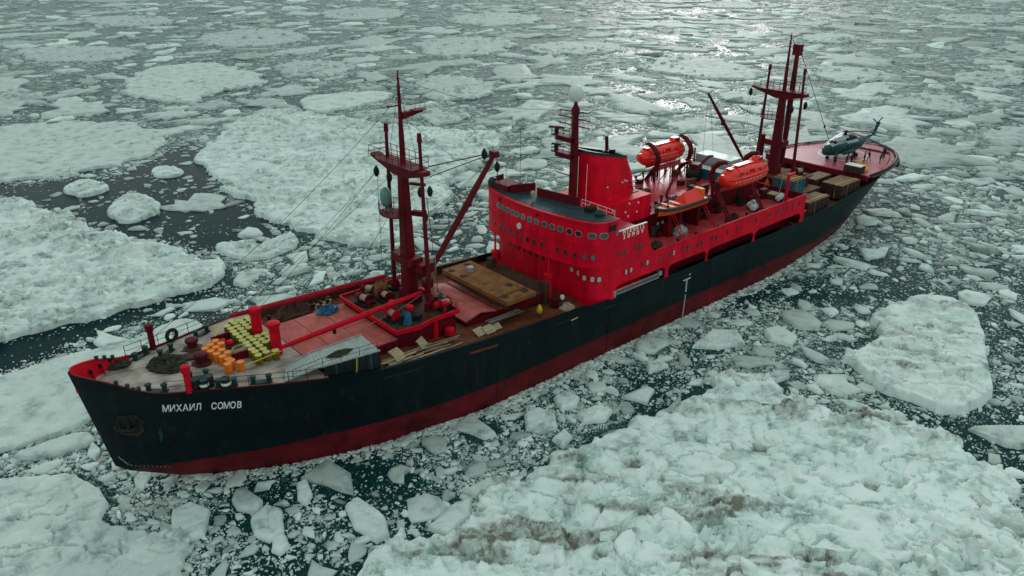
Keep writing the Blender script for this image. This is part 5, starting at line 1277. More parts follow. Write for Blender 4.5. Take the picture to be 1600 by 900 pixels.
# engine casing and funnel
MB().box((57.6, -.1, 13.3), (10.6, 7.6, 2.8)).build('engine_casing', RED, AH)
MB().box((61.2, -1.5, 14.72), (2.6, 1.6, .1)).build('casing_hatch', TEAL, AH)
for x, z in ((56.2, 13.9), (58.4, 13.3), (58.9, 12.7), (59.0, 14.2), (60.4, 12.9), (60.6, 14.0)): MB().lathe([(.10, 0), (.10, .18), (.05, .22)], (x, -3.95, z), 8).build('deck_light', WHITE, AH)
FN = empty('funnel', (58.6, 0, 14.6), 0, SHIP)
def fun_ring(cx_, L_, w, z0, z1, n=28):
    r = []
    for k in range(n):
        t = 2 * math.pi * k / n; c, s = math.cos(t), math.sin(t)
        x = cx_ + L_ * math.copysign(abs(c) ** .62, c); y = w * math.copysign(abs(s) ** .62, s); f = (x - cx_ + L_) / (2 * L_)
        r.append((x, y, z0 + (z1 - z0) * f))
    return r
rows = [fun_ring(.2, 4.0, 2.35, 0, 0), fun_ring(-.1, 3.8, 2.25, 2.5, 2.3), fun_ring(-.75, 3.45, 2.1, 5.9, 4.3)]
m_ = MB(); m_.grid(rows, close=True); m_.build('shell', RED, FN, smooth=True, sharp=50)
m_ = MB(); r1 = fun_ring(-.75, 3.5, 2.15, 5.85, 4.25); r2 = fun_ring(-.75, 3.5, 2.15, 6.2, 4.55); r3 = fun_ring(-.75, 3.15, 1.8, 6.15, 4.5); r4 = fun_ring(-.75, 3.1, 1.75, 5.2, 3.6)
m_.grid([r1, r2, r3, r4], close=True); m_.add(r4, [tuple(range(len(r4)))]); m_.build('cowl', GREENB, FN, smooth=True, sharp=50)
for x in (-1.6, .3, 1.4): MB().cyl((x, 0, 4.3), (x, 0, 5.2), .4, None, 12).build('exhaust_pipe', BLACK, FN, smooth=True)
MB().cyl((1.2, .6, 4.2), (1.0, .6, 6.7), .22, .2, 10).build('steam_pipe', DRED, FN, smooth=True)
for x, z in ((-1.6, 1.6), (.9, 1.7), (1.3, 1.85), (1.7, 1.7)): MB().lathe([(.09, 0), (.09, .16)], (x, -2.36 + .06 * z, z), 8).build('funnel_light', WHITE, FN)
for k in range(2): MB().box((2.9, -1.6, .9 + k * .5), (1.2, 1.4, .08), ry=.1).build('louvre', DRED, FN)
# radar mast before the funnel
RM = empty('radar_mast', (53.75, 0, 15.0), 0, SHIP)
m_ = MB(); taper_box(m_, -.3, 10.0, .46, .48, .28, .30); m_.build('column', DRED, RM)
for z, a, ln, off in ((7.3, 0, 2.6, -1.2), (5.4, 0, 2.2, -1.2)):
    MB().box((off * .55, 1.1, z), (1.1, 2.9, .16)).build('radar_platform', DRED, RM)
    MB().box((off * .55, 1.1, z - .35), (.3, 2.4, .55)).build('platform_bracket', DRED, RM)
    rail([(-1.2, -.3, z), (-1.2, 2.5, z), (-.2, 2.5, z), (-.2, -.3, z)], .8, .9, (.5, 1), .024, DRED, RM)
    MB().lathe([(.25, 0), (.25, .5), (.1, .6)], (-.7, 2.2, z + .1), 10).build('radar_pedestal', BLACK, RM, smooth=True)
    MB().box((-.7, 2.2, z + .75), (.18, 1.9 if z > 6 else 1.1, .22), rz=.4).build('radar_scanner', DRED if z > 6 else BLACK, RM)
for z, L_ in ((9.3, 2.5), (8.5, 2.4)):
    MB().box((0, .2, z), (.12, 2 * L_, .12)).build('antenna_yard', DRED, RM)
    for k in range(6): wire((0, -2.1 + k * .9, z - .5), (0, -2.1 + k * .9, z + .8), .025, parent=RM, name='aerial')
MB().box((0, .1, 10.1), (.7, 3.6, .14), rz=.25).build('radar_scanner', GREENB, RM)
MB().lathe([(.45, 9.7), (.5, 10.3), (.3, 10.6), (.2, 10.9), (.18, 11.2)], (0, 0, 0), 10).build('mast_head', DRED, RM, smooth=True)
MB().lathe([(.30, 11.1), (.62, 11.25), (.80, 11.65), (.84, 12.0), (.78, 12.35), (.58, 12.7), (.3, 12.88), (.05, 12.93)], (0, 0, 0), 18).build('radome', WHITE, RM, smooth=True)
MB().box((-.8, .8, 3.0), (.9, 1.6, .12), ry=.35).build('horn_platform', DRED, RM)
for y in (-.35, .35): MB().cyl((-.3, y, 0), (-.3, y, 9.5), .035, None, 4).build('ladder_stile', DRED, RM)

# ------------------------------------------------------------------ davits and frames
def davit(x, sd, name='lifeboat_davit'):
    """gravity davit: sloping trackway, upright, curved arm over the boat"""
    d = empty(name, (x, sd * 5.0, 9.36), 0, SHIP)
    s = sd
    for dx in (-.22, .22):
        MB().tube([(dx, s * 3.0, .0), (dx, s * 2.4, .9), (dx, s * -.1, 4.4)], .16, 6).build('trackway', DRED, d)
    MB().cyl((0, s * -.3, 0), (0, s * -.3, 4.2), .16, None, 8).build('upright', DRED, d)
    MB().cyl((0, s * 2.2, 0), (0, s * 2.2, 1.2), .14, None, 8).build('front_leg', DRED, d)
    MB().box((0, s * 1.0, 1.5), (.5, 2.6, .22), rx=s * .45).build('tie_plate', DRED, d)
    for k in range(6): MB().box((.0, s * (2.3 - .42 * k), 1.0 + .6 * k), (.62, .08, .08)).build('track_rung', DRED, d)
    MB().cyl((.5, s * -.6, .7), (-.5, s * -.6, .7), .45, None, 12).build('winch_drum', BLACK, d, smooth=True)
    m_ = MB(); pts = [(0, s * 1.0, 2.9), (0, s * -.35, 4.4), (0, s * -.7, 5.6), (0, s * -.45, 6.6), (0, s * .35, 7.3), (0, s * 1.2, 7.55), (0, s * 1.5, 7.4)]
    m_.tube(pts, [.26, .34, .42, .40, .34, .24, .16], 8); m_.build('arm', DRED, d, smooth=True)
    return d
for sd in (-1, 1):
    for x in (74.0, 81.0): davit(x, sd)
# service platform by the starboard boat, lattice legs
SP = empty('boat_platform', (78.0, 4.4, 12.0), 0, SHIP)
MB().box((0, .5, 1.7), (7.2, 1.3, .1)).build('floor', DKRED, SP)
for x in (-3.4, -1.1, 1.1, 3.4):
    for y in (0, 1.0): MB().cyl((x, y, -.1), (x, y, 1.7), .08, None, 6).build('leg', DRED, SP)
for x in (-3.4, -1.1, 1.1): MB().cyl((x, 0, 0), (x + 2.3, 0, 1.6), .06, None, 5).build('brace', DRED, SP)
rail([(-3.6, -.1, 1.75), (3.6, -.1, 1.75), (3.6, 1.1, 1.75)], 1.0, .9, (.5, 1), .028, DRED, SP)
for x in (3.9,): 
    for y in (-.1, .6): MB().box((x, y, 1.6), (.16, .16, 3.6)).build('frame_post', DRED, SP)
    for k in range(5): MB().box((x, .25, .2 + k * .75), (.12, .8, .1)).build('frame_rung', DRED, SP)
# work boat davit and cradle
e = empty('rescue_boat_davit', (64.6, -4.6, 9.36), 0, SHIP)
MB().tube([(0, -1.2, 0), (0, -.9, 2.6), (.3, 0, 5.0), (1.6, .2, 6.6)], [.24, .24, .2, .14], 8).build('arm', DRED, e, smooth=True)
MB().box((0, -.8, .8), (.9, .9, 1.6)).build('pedestal', DRED, e)
for k in range(2):
    m_ = MB()
    for y in (-.25, .25): m_.cyl((1.0 + k * 6.0, -2.4 + y, 0), (1.0 + k * 6.0 - .9, -1.2 + y, 3.0), .05, None, 5)
    for j in range(7): m_.cyl((1.0 + k * 6.0 - .13 * j, -2.4 + .17 * j - .25, .35 + j * .4), (1.0 + k * 6.0 - .13 * j, -2.4 + .17 * j + .25, .35 + j * .4), .035, None, 4)
    m_.build('inclined_ladder', BRED, e)
for x in (2.0, 5.6): MB().box((x, 0, 1.6), (.4, 2.2, 3.0)).build('cradle', DRED, e)
# deck crane beside the white container
e = empty('deck_crane', (78.6, 1.6, 12.0), .2, SHIP)
MB().lathe([(.7, 0), (.6, .5), (.55, 1.2)], n=12).build('pedestal', DRED, e, smooth=True)
MB().box((.2, 0, 1.7), (1.4, 1.2, 1.2)).build('cab', DRED, e)
MB().tube([(.6, -.2, 1.9), (2.4, -.8, 2.9), (3.2, -1.0, 2.8)], [.25, .2, .14], 8).build('jib', DRED, e)
MB().cyl((-.2, -.9, .9), (-.2, .9, .9), .75, None, 16).build('hose_reel', BLACK, e, smooth=True)
MB().box((86.2, -8.0, 11.4), (.28, .3, 4.0)).build('davit_post', BRED, SHIP); MB().box((86.9, -8.0, 13.3), (1.6, .28, .3)).build('davit_head', BRED, SHIP)

# ------------------------------------------------------------------ after mast, its house and booms
e = empty('after_mast_house', (96.0, 0, 6.2), 0, SHIP)
MB().box((0, 0, 1.9), (5.2, 8.4, 3.8)).build('house_wall', DRED, e); MB().box((0, 0, 3.87), (5.8, 9.4, .14)).build('winch_platform', RUST, e)
rail([(-2.8, -4.6, 3.9), (2.8, -4.6, 3.9), (2.8, 4.6, 3.9), (-2.8, 4.6, 3.9), (-2.8, -4.6, 3.9)], 1.0, 1.4, (.5, 1), .028, DRED, e)
AM = empty('after_mast', (95.5, 0, 10.1), 0, SHIP)
build_mast(AM, 11.5, 20.0, 8.1, 1, DRED, .70)
block_tackle((-.3, 5.1, 11.2), .42, AM); block_tackle((.3, -3.5, 10.4), .42, AM); block_tackle((.8, -1.2, 9.4), .42, AM)
MB().cyl((.2, 2.6, .2), (.2, 2.5, 5.4), .42, .4, 12).build('vent_trunk', DRED, AM, smooth=True)
boom((97.0, -.4, 11.2), (97.6, -.1, 27.6), .40, DRED); MB().box((97.6, -.1, 27.6), (.9, 1.1, 1.5)).build('boom_head', DRED, SHIP)
boom((92.2, 3.0, 12.0), (81.9, 3.0, 23.0), .24, DRED)
wire((95.6, 0, 29.6), (97.4, -.1, 27.6), .05); wire((98.0, -.3, 27.4), (107.9, -3.2, 10.2), .05); block_tackle((104.6, -2.2, 16.0), .2, SHIP)
for k in range(5): wire((97.2 - .1 * k, -.2 + .12 * k, 26.8), (96.4 - .3 * k, -.5 + .2 * k, 12.0 + k), .025)
wire((81.9, 3.0, 22.8), (82.6, 3.4, 13.0), .025); wire((82.4, 3.0, 22.4), (86.0, 4.0, 13.5), .02); wire((95.2, 5.1, 20.6), (94.0, 5.4, 11), .022); wire((95.2, 4.7, 20.6), (92.6, 4.0, 11), .02)
wire((98.6, -2.6, 9.9), (103.2, -5.2, 7.2), .09, mat=STEEL); wire((89.3, -5.4, 12.5), (87.4, -6.2, 9.6), .03, mat=STEEL)
for x, y, rz in ((94.2, -3.2, 1.5), (97.6, -3.0, 1.2), (94.4, 3.4, 0), (97.8, 2.4, .4)): winch(x, y, 10.1, rz)
# after hatch
e = empty('after_hatch', (103.2, 0, 6.9), 0, SHIP)
MB().box((0, 0, .3), (7.4, 8.2, 1.0)).build('coaming', DRED, e)
for k in range(3): MB().box((-2.45 + k * 2.45, 0, .88 + .012 * (k % 2)), (2.4, 8.1, .14)).build('hatch_panel', DKRED, e)

# ------------------------------------------------------------------ poop and helicopter deck
HD = empty('helicopter_deck', (0, 0, 0), 0, SHIP)
hp = [(107.6, -8.6), (112, -8.6), (116, -7.9), (120, -6.6), (123.5, -4.6), (125.6, -2.2), (126.2, 0)]
hpo = hp + [(x, -y) for x, y in hp[-2::-1]]
MB().prism([(x + (.5 if x > 108 else 0), y * 1.03) for x, y in hpo], 8.9, 9.2).build('deck_plate', HELI, HD)
MB().box((107.55, 0, 8.7), (.3, 17.4, .8)).build('deck_girder', DRED, HD)
MB().box((109.5, 0, 7.9), (.2, 16.4, 2.2)).build('poop_bulkhead', DRED, HD)
m_ = MB(); m_.tube([(x + (.6 if x > 108 else 0), y * 1.05, 9.4) for x, y in hpo], .12, 5); m_.build('edge_rail', DRED, HD)
for k, ((x0, y0), (x1, y1)) in enumerate(zip(hpo, hpo[1:])):
    for f in (.25, .75):
        x, y = x0 + (x1 - x0) * f, y0 + (y1 - y0) * f; nx, ny = (y1 - y0), -(x1 - x0); q = math.hypot(nx, ny); nx, ny = nx / q, ny / q
        if nx * (x - 112) + ny * y < 0: nx, ny = -nx, -ny
        m_ = MB(); m_.box((x + nx * .6, y + ny * .6, 9.2), (math.hypot(x1 - x0, y1 - y0) / 2 - .12, .8, .06), rz=math.atan2(y1 - y0, x1 - x0), rx=.2); m_.build('safety_net_frame', BLACK, HD)
# white landing circle on the plate
m_ = MB(); n = 48
for k in range(n):
    a, b_ = 2 * math.pi * k / n, 2 * math.pi * (k + .96) / n
    m_.add([(116.3 + 3.6 * math.cos(a), 3.6 * math.sin(a), 9.206), (116.3 + 3.6 * math.cos(b_), 3.6 * math.sin(b_), 9.206), (116.3 + 3.95 * math.cos(b_), 3.95 * math.sin(b_), 9.206), (116.3 + 3.95 * math.cos(a), 3.95 * math.sin(a), 9.206)], [(0, 1, 2, 3)[::-1]])
m_.build('landing_circle', WHITE, HD)
MB().box((122.4, -1.0, 9.32), (.3, 7.4, .22)).build('deck_coaming', DRED, HD)
for y in (-3.6, -1, 1.6): MB().lathe([(.13, 0), (.13, .2), (.06, .25)], (122.1, y, 9.4), 8).build('deck_light', WHITE, HD)
for sd in (-1, 1):
    for k in range(9):
        s = 110 + k * 1.8; y = min(8.4, float(ytop(s)) - .1); MB().cyl((s, sd * y, float(ztop(s))), (s, sd * y, 8.95), .09, None, 6).build('deck_support', DRED, HD)
    rail([(s, sd * (float(ytop(s)) - .1), float(ztop(s))) for s in np.linspace(109, 124, 8)], 1.0, 1.1, (.35, .68, 1), .03, DRED, SHIP)
# rubber fenders hung round the stern
for k, (x, y) in enumerate([(126.7, -1.6), (126.0, -3.2), (125.0, -4.6), (123.8, -5.7)]):
    m_ = MB(); rows = []
    for i in range(14):
        t = 2 * math.pi * i / 14; rows.append([(.62 * math.cos(t) + .22 * math.cos(q) * math.cos(t), .22 * math.sin(q), .62 * math.sin(t) + .22 * math.cos(q) * math.sin(t)) for q in np.linspace(0, 2 * math.pi, 8, endpoint=False)])
    rows.append(rows[0]); m_.grid(rows, close=True)
    o = m_.build('tyre_fender', RUBBER, None, smooth=True); o.location = (x, y, 8.0 - .1 * k); o.rotation_euler = (0, 0, math.atan2(y, x - 118) + math.pi / 2)
    tag(o, 'black tyre fender hanging round the stern rail', 'tyre', 'tyre fenders at the stern')

# ------------------------------------------------------------------ fittings scattered over the decks
def mushroom(x, y, z, r_, h, mat): MB().lathe([(r_ * .55, 0), (r_ * .55, h * .7), (r_, h * .75), (r_ * .95, h * .92), (r_ * .4, h)], (x, y, z), 10).build('mushroom_vent', mat, SHIP, smooth=True)
def locker(x, y, z, d, rz, mat): MB().box((x, y, z + d[2] / 2), d, rz=rz).build('deck_locker', mat, SHIP, bevel=.03)
rc_ = random.Random(4)
for k in range(16): mushroom(58 + rc_.random() * 25, rc_.choice((-3.2, -2.4, 6.4, 5.6)) + rc_.uniform(-.3, .3), 12.0, rc_.uniform(.18, .34), rc_.uniform(.7, 1.3), rc_.choice((DRED, BRED, DBRED)))
for k in range(22): locker(57.5 + rc_.random() * 26, rc_.uniform(-3.2, 6.6), 12.0, (rc_.uniform(.5, 1.6), rc_.uniform(.4, 1.1), rc_.uniform(.4, 1.1)), rc_.choice((0, 0, .1, 1.57)), rc_.choice((DRED, DBRED, DBROWN, GREENB, BLACK, RUST)))
for k in range(18): locker(58.5 + rc_.random() * 29, -4.1 - rc_.random() * .7, 9.36, (rc_.uniform(.5, 1.5), rc_.uniform(.4, .8), rc_.uniform(.5, 1.4)), 0, rc_.choice((DRED, DBRED, DBROWN, BLACK, GREENB)))
for k in range(8): mushroom(59 + k * 3.6 + rc_.random(), -8.4 + rc_.uniform(-.2, .5), 9.36, .22, .8, rc_.choice((DRED, DBRED, BLACK)))
for k in range(5): MB().tube([(58 + k * 5.0, -3.7, 9.8 + .25 * (k % 3)), (63 + k * 5.0, -3.7, 9.8 + .25 * (k % 3))], .07, 6).build('deck_pipe', DBRED, SHIP)
for k in range(7): MB().box((59.5 + k * 3.7, -3.52, 10.4), (.75, .06, 1.7)).build('deck_door', DBRED if k % 2 else BLACK, AH)
for k in range(14): locker(43.2 + rc_.random() * 3.2, rc_.uniform(-6.5, 7.0), 6.0, (rc_.uniform(.4, 1.2), rc_.uniform(.4, 1.2), rc_.uniform(.5, 1.7)), rc_.random(), rc_.choice((DBROWN, BLACK, DBRED, RUST, GREENB)))
for k in range(12): locker(26.6 + rc_.random() * 6.2, rc_.choice((rc_.uniform(-4.4, -1.5), rc_.uniform(1.2, 4.6))), 9.2, (rc_.uniform(.3, .9), rc_.uniform(.3, .9), rc_.uniform(.4, 1.0)), rc_.random(), rc_.choice((DBROWN, BLACK, DBRED, DRED)))
for k in range(9): mushroom(18.2 + rc_.random() * 8, rc_.choice((6.3, 7.2)) + rc_.uniform(-.3, .3), dz(22), .25, .9, rc_.choice((DBROWN, DBRED)))
for k in range(10): locker(89.6 + rc_.random() * 3.2, rc_.uniform(-3.5, 6), 6.0, (rc_.uniform(.6, 1.4), rc_.uniform(.5, 1.4), rc_.uniform(.6, 2.2)), rc_.random() * .3, rc_.choice((DBROWN, BLACK, DBRED, RUST)))
for k in range(9): locker(105.8 + rc_.random() * 2.6, rc_.uniform(-7, 7), 6.9, (rc_.uniform(.5, 1.1), rc_.uniform(.5, 1.2), rc_.uniform(.5, 1.4)), 0, rc_.choice((DBROWN, BLACK, DBRED, GREENB)))
rail([(89.2, -3.6, 9.4), (89.2, 4, 9.4), (89.2, 9, 9.4)], 1, 1.4, (.5, 1), .03, DRED)
for y0 in (-2.6, 2.6): wire((31.2, y0 * 1.1, 22.6), (31.05, 0, 30.5), .02)
wire((31.3, 0, 27.8), (46.5, 0, 16.2), .018, .6); wire((54, 0, 24.5), (95.4, 0, 22.4), .02, 1.4); wire((31.1, 0, 31.2), (54, .4, 25.2), .018, 1.0); wire((31, 0, 29.5), (2.0, 0, 11.4), .022, 1.2)
# ------------------------------------------------------------------ drums
def drum(name, body, lid, r=.31, h=.88):
    e = empty(name)
    MB().lathe([(r, 0), (r, h * .30), (r * 1.05, h * .33), (r, h * .36), (r, h * .63), (r * 1.05, h * .66), (r, h * .69), (r, h - .02)], n=14).build('body', body, e, smooth=True)
    m_ = MB(); m_.lathe([(r * 1.04, h - .04), (r * 1.04, h + .015), (r * .95, h + .015), (r * .93, h - .01), (.02, h - .01)], n=14); m_.build('lid', lid, e, smooth=True, sharp=25)
    return e
def place_all(proto, spots, label, cat, group):
    for i, (x, y, z, rz) in enumerate(spots):
        o = proto if i == 0 else copy_tree(proto); o.location = (x, y, z); o.rotation_euler = (0, 0, rz)
        tag(o, label if isinstance(label, str) else label[i], cat, group)
sp = []
for r in range(4):
    for c in range(3): sp.append((10.75 + c * .62 + .03 * r, 1.35 - r * .95 + .35 * c * 0 - .04 * c, 0, RNG.random() * 6))
sp = []
a0, dv, dw = Vector((10.55, .75)), Vector((.66, .52)), Vector((.20, -.72))
for j in range(5):
    for i in range(3 if j < 4 else 2):
        p = a0 + dv * i * .98 + dw * j * 1.02; 
        if p.x > 12.0 and p.y < 1.0: continue
        sp.append((p.x, p.y, fz(p.x) + .05, RNG.random() * 6))
for p in ((11.45, -2.55), (11.95, -3.2), (10.95, -3.0)): sp.append((p[0], p[1], fz(p[0]) + .05, RNG.random() * 6))
place_all(drum('oil_drum', DRUMO, DRUMOT), sp, 'bright orange oil drum in the orange cluster on the foredeck', 'drum', 'orange drums on the foredeck')
sp = []
for i in range(4):
    for j in range(13):
        x = 13.95 + i * .72 - .02 * j; y = 4.9 - j * .70 + .2 * (i % 2)
        if i == 2 and abs(y - 1.95) < .75 or i in (2, 3) and abs(y + 1.85) < .75 or i >= 2 and abs(y - 1.95) < .7: continue
        if y < -3.2 or (i == 0 and y > 4.2): continue
        sp.append((x + RNG.uniform(-.05, .05), y + RNG.uniform(-.05, .05), fz(x) + .05, RNG.random() * 6))
place_all(drum('oil_drum', DRUMY, DRUMY_LIT), sp, 'olive yellow oil drum in the packed rows before the kingposts', 'drum', 'olive drums on the foredeck')
place_all(drum('steel_drum', BLACK, GREENB, .36, .95), [(7.75, -4.35, fz(7.8) + .03, 0), (8.85, -4.35, fz(8.8) + .03, 1)], ['dark steel drum standing right behind the red port post', 'dark steel drum nearest the twin bollards behind the banded drum'], 'drum', 'dark drums at the port rail')
pr_ = drum('steel_drum', BLACK, GREENB, .36, .95); MB().lathe([(.372, .40), (.378, .42), (.378, .62), (.372, .64)], n=14).build('white_band', WHITE, pr_, smooth=True)
place_all(pr_, [(8.3, -4.75, fz(8.3) + .03, 0), (9.75, -5.45, fz(9.7) + .03, 1)], ['dark drum with a white band amid the drums at the port rail', 'dark drum with a white band standing alone at the port rail'], 'drum', 'dark drums at the port rail')
# loose things on the foredeck
def heap(name, label, cat, c, rx, ry, h, mat, seed, n=16, m=9, loc=None):
    rs = np.random.default_rng(seed); rows = []
    for i in range(m):
        f = i / (m - 1); rad = math.cos(f * math.pi / 2) ** .8 if i < m - 1 else .02
        rows.append([(rx * rad * math.cos(2 * math.pi * k / n) * (1 + .35 * (rs.random() - .5)), ry * rad * math.sin(2 * math.pi * k / n) * (1 + .35 * (rs.random() - .5)), max(0, h * math.sin(f * math.pi / 2) * (1 + .7 * (rs.random() - .5)))) for k in range(n)])
    m_ = MB(); m_.grid(rows, close=True); m_.add(rows[-1], [tuple(range(n))]); o = m_.build(name, mat); o.location = c
    return tag(o, label, cat)
heap('mooring_net', 'dark tangled heap of nets and lines between the two windlasses', 'net heap', (7.3, .9, fz(7.3) + .05), 1.5, 1.7, .5, NET, 3, 26, 10)
heap('rope_heap', 'small dark rope heap in the starboard corner of the bow', 'rope', (4.1, 2.9, fz(4.1) + .05), 1.0, .8, .35, NET, 4, 20, 8)
heap('blue_tarpaulin', 'crumpled blue tarpaulin on the starboard side of the forward hatch', 'tarpaulin', (24.0, 4.3, 8.68), 1.1, .9, .55, BLUE, 5, 18, 8)
heap('chain_heap', 'flat dark heap of chain lying on the forward red hatch', 'chain', (21.3, -2.6, 8.72), 1.2, .4, .1, DBROWN, 6, 20, 6)
heap('net_heap', 'dark net thrown over the grey shed roof', 'net', (19.2, -6.9, 10.40), 1.2, .5, .14, NET, 7, 20, 6)
heap('dark_cargo', 'dark covered cargo heap by the starboard bulwark near the forward hatch', 'cargo', (21.6, 6.8, 7.9), 2.0, 1.0, 1.3, DBROWN, 8, 14, 8)
heap('covered_crate', 'brown covered crate on the winch platform left of the foremast', 'crate', (29.6, 3.3, 9.2), .9, .9, 1.5, BROWN, 9, 10, 6)
for x, y in ((27.9, -3.9), (32.9, -2.6)):
    o = heap('blue_cover', 'blue cover over a winch on the port corner of the winch platform' if x < 30 else 'blue cover over a winch beside the second hatch', 'cover', (x, y, 9.25), .5, .6, 1.0, BLUE, int(x), 12, 7)
# rope coil in the bin and fenders
m_ = MB()
for k in range(4): m_.tube([(.8 * (1 - .1 * k) * math.cos(t), .5 * (1 - .1 * k) * math.sin(t), .08 + .10 * k) for t in np.linspace(0, 6.0, 22)], .06, 5)
o = m_.build('rope_coil', ROPE); o.location = (12.9, -.6, fz(12.9) + .55); o.rotation_euler = (0, 0, .2); tag(o, 'pale rope coil lying in the red bin among the drums', 'rope')
for i, (x, y) in enumerate(((12.5, 1.9), (12.9, 1.3))):
    o = MB().lathe([(.03, 0), (.22, .08), (.31, .3), (.22, .52), (.03, .6)], n=12).build('buoy', BRED, smooth=True); o.location = (x, y, fz(12.7) + .3); tag(o, 'round red buoy in the dark bin, ' + ('farther one' if i == 0 else 'nearer one'), 'buoy', 'buoys in the bin')
m_ = MB(); rows = []
for i in range(16):
    t = 2 * math.pi * i / 16; rows.append([((.5 + .17 * math.cos(q)) * math.cos(t), .17 * math.sin(q), (.5 + .17 * math.cos(q)) * math.sin(t)) for q in np.linspace(0, 2 * math.pi, 8, endpoint=False)])
rows.append(rows[0]); m_.grid(rows, close=True); o = m_.build('tyre', RUBBER, smooth=True); o.location = (9.3, 5.2, fz(9.3) + .7); o.rotation_euler = (0, 0, .35); tag(o, 'black tyre standing against the starboard rail of the foredeck', 'tyre')
for a, b_ in (((13.6, 4.6), (12.2, 2.9)), ((11.9, -3.4), (15.6, -3.0))):
    d = math.hypot(b_[0] - a[0], b_[1] - a[1]); o = MB().box((0, 0, 0), (d, .09, .07)).build('timber_batten', YEL); o.location = ((a[0] + b_[0]) / 2, (a[1] + b_[1]) / 2, fz(13) + .25 + (.35 if a[1] < 0 else .6)); o.rotation_euler = (0, 0, math.atan2(b_[1] - a[1], b_[0] - a[0])); tag(o, 'yellow lashing batten ' + ('in front of the olive drums' if a[1] < 0 else 'behind the red bin'), 'batten')
# timber and pallets along the port deck
def pallet(n=1):
    e = empty('pallet')
    for k in range(7): MB().box((-.5 + k * .167, 0, .13), (.11, 1.0, .025)).build('slat', PALLET, e)
    for y in (-.45, 0, .45): MB().box((0, y, .06), (1.1, .1, .10)).build('bearer', PALLET, e)
    return e
pp = pallet(); first = True
for (x, y, z, rz, tl, lab) in [(34.6, -6.5, 6.95, .1, .5, 'wooden pallet leaning beside the second hatch, first from the foremast'), (35.6, -6.7, 6.95, .05, .5, 'wooden pallet leaning beside the second hatch, middle of three'), (36.6, -6.5, 6.95, .0, .55, 'wooden pallet leaning beside the second hatch, nearest the pontoon'),
                              (24.6, -7.3, 8.3, .3, .7, 'wooden pallet leaning on the stack beside the grey shed'), (24.9, -6.5, 8.1, .2, .35, 'wooden pallet lying highest on the stack by the grey shed'), (24.1, -7.4, 7.75, .2, .1, 'wooden pallet at the bottom of the stack by the grey shed'), (28.0, -6.1, 7.9, .5, .8, 'dark wooden pallet propped against the winch house')]:
    o = pp if first else copy_tree(pp); first = False
    o.location = (x, y, z); o.rotation_euler = (tl, 0, rz); tag(o, lab, 'pallet', 'pallets on the port deck')
TIM = [paint('timber_a', (0.46, 0.37, 0.26), .8, .3, .1, 3), paint('timber_b', (0.26, 0.20, 0.14), .8, .3, .1, 3), paint('timber_c', (0.36, 0.24, 0.15), .8, .3, .1, 3)]
for k in range(26):
    x = 24.0 + 6.6 * RNG.random(); ln = RNG.uniform(2.2, 5.2); y = -8.6 + 2.3 * RNG.random()
    o = MB().box((0, 0, 0), (ln, RNG.uniform(.10, .2), .06)).build('timber_plank', TIM[k % 3]); o.location = (x, y, dz(x) + .12 + .012 * k); o.rotation_euler = (0, .012 + RNG.uniform(-.01, .02), -.02 + RNG.uniform(-.12, .12))
    tag(o, 'loose timber plank in the pile along the port side of the foremast', 'plank', 'planks on the port deck')
for k in range(9):
    o = MB().cyl((-2.2, 0, 0), (2.2, 0, 0), .06, None, 6).build('steel_pipe', STEEL if k % 3 == 0 else DBROWN); x = 38.2 + .3 * RNG.random(); o.location = (x, -5.4 - k * .13, 7.15 + .02 * k); o.rotation_euler = (0, .02, .05 * RNG.uniform(-1, 1)); tag(o, 'thin pipe in the bundle beside the second hatch', 'pipe', 'pipes beside the second hatch')
for k in range(7):
    o = MB().box((0, 0, 0), (3.6, .16, .08)).build('timber_plank', TIM[k % 3]); o.location = (23.4 + k * .2, 6.6 + .2 * k, dz(24) + .35 + .05 * (k % 2)); o.rotation_euler = (0, .02, .04 * k - .1); tag(o, 'timber plank stacked along the starboard bulwark by the forward hatch', 'plank', 'planks on the starboard deck')
# cargo pontoon set across the second hatch
e = empty('cargo_pontoon', (40.4, -.75, 8.0), -.01); tag(e, 'rusty brown steel pontoon laid across the deck before the bridge', 'pontoon')
MB().box((0, 0, .75), (4.0, 11.2, .5)).build('body', BROWN, e, bevel=.04)
MB().box((-1.7, 0, .3), (.3, 10.4, .5)).build('skid', DBROWN, e); MB().box((1.7, 0, .3), (.3, 10.4, .5)).build('skid', DBROWN, e)
for x, y in ((-1.4, 4.6), (1.0, 5.0), (-1.3, 2.6), (.9, -2.5), (1.2, -4.6), (-1.3, -4.4)): MB().lathe([(.38, 0), (.38, .08), (.28, .1)], (x, y, 1.0), 14).build('manhole', DBROWN, e)
MB().lathe([(.4, 0), (.4, .45), (.3, .5)], (.1, 3.2, 1.0), 12).build('bitt', STEEL, e, smooth=True)
MB().box((0, -4.15, 1.02), (3.9, .08, .05)).build('weld_bar', BLACK, e)
heap('rope_heap', 'tangled pale rope by the port foot of the bridge front', 'rope', (46.2, -7.0, 6.1), .9, .8, .5, ROPE, 21, 16, 7)
for i, (x, y) in enumerate(((46.0, -5.6), (46.3, -6.2))):
    o = MB().lathe([(.03, 0), (.2, .06), (.27, .28), (.2, .5), (.03, .56)], n=10).build('fender_ball', WHITE, smooth=True); o.location = (x, y, 6.4 + .4 * i); tag(o, 'small white ball fender at the port foot of the bridge front, ' + ('left one' if i == 0 else 'right one'), 'fender', 'white ball fenders')
o = MB().lathe([(.05, -.6), (.3, -.3), (.34, 0), (.2, .4), (.05, .6)], n=10).build('cargo_hook', YEL, smooth=True); o.location = (42.6, -6.6, 6.9); tag(o, 'yellow cargo hook hanging above the port deck', 'hook')
o = heap('yellow_hose', 'yellow hose bundle on deck behind the foremast', 'hose', (36.4, 4.8, 7.3), .9, .5, .4, YEL, 33, 14, 6)

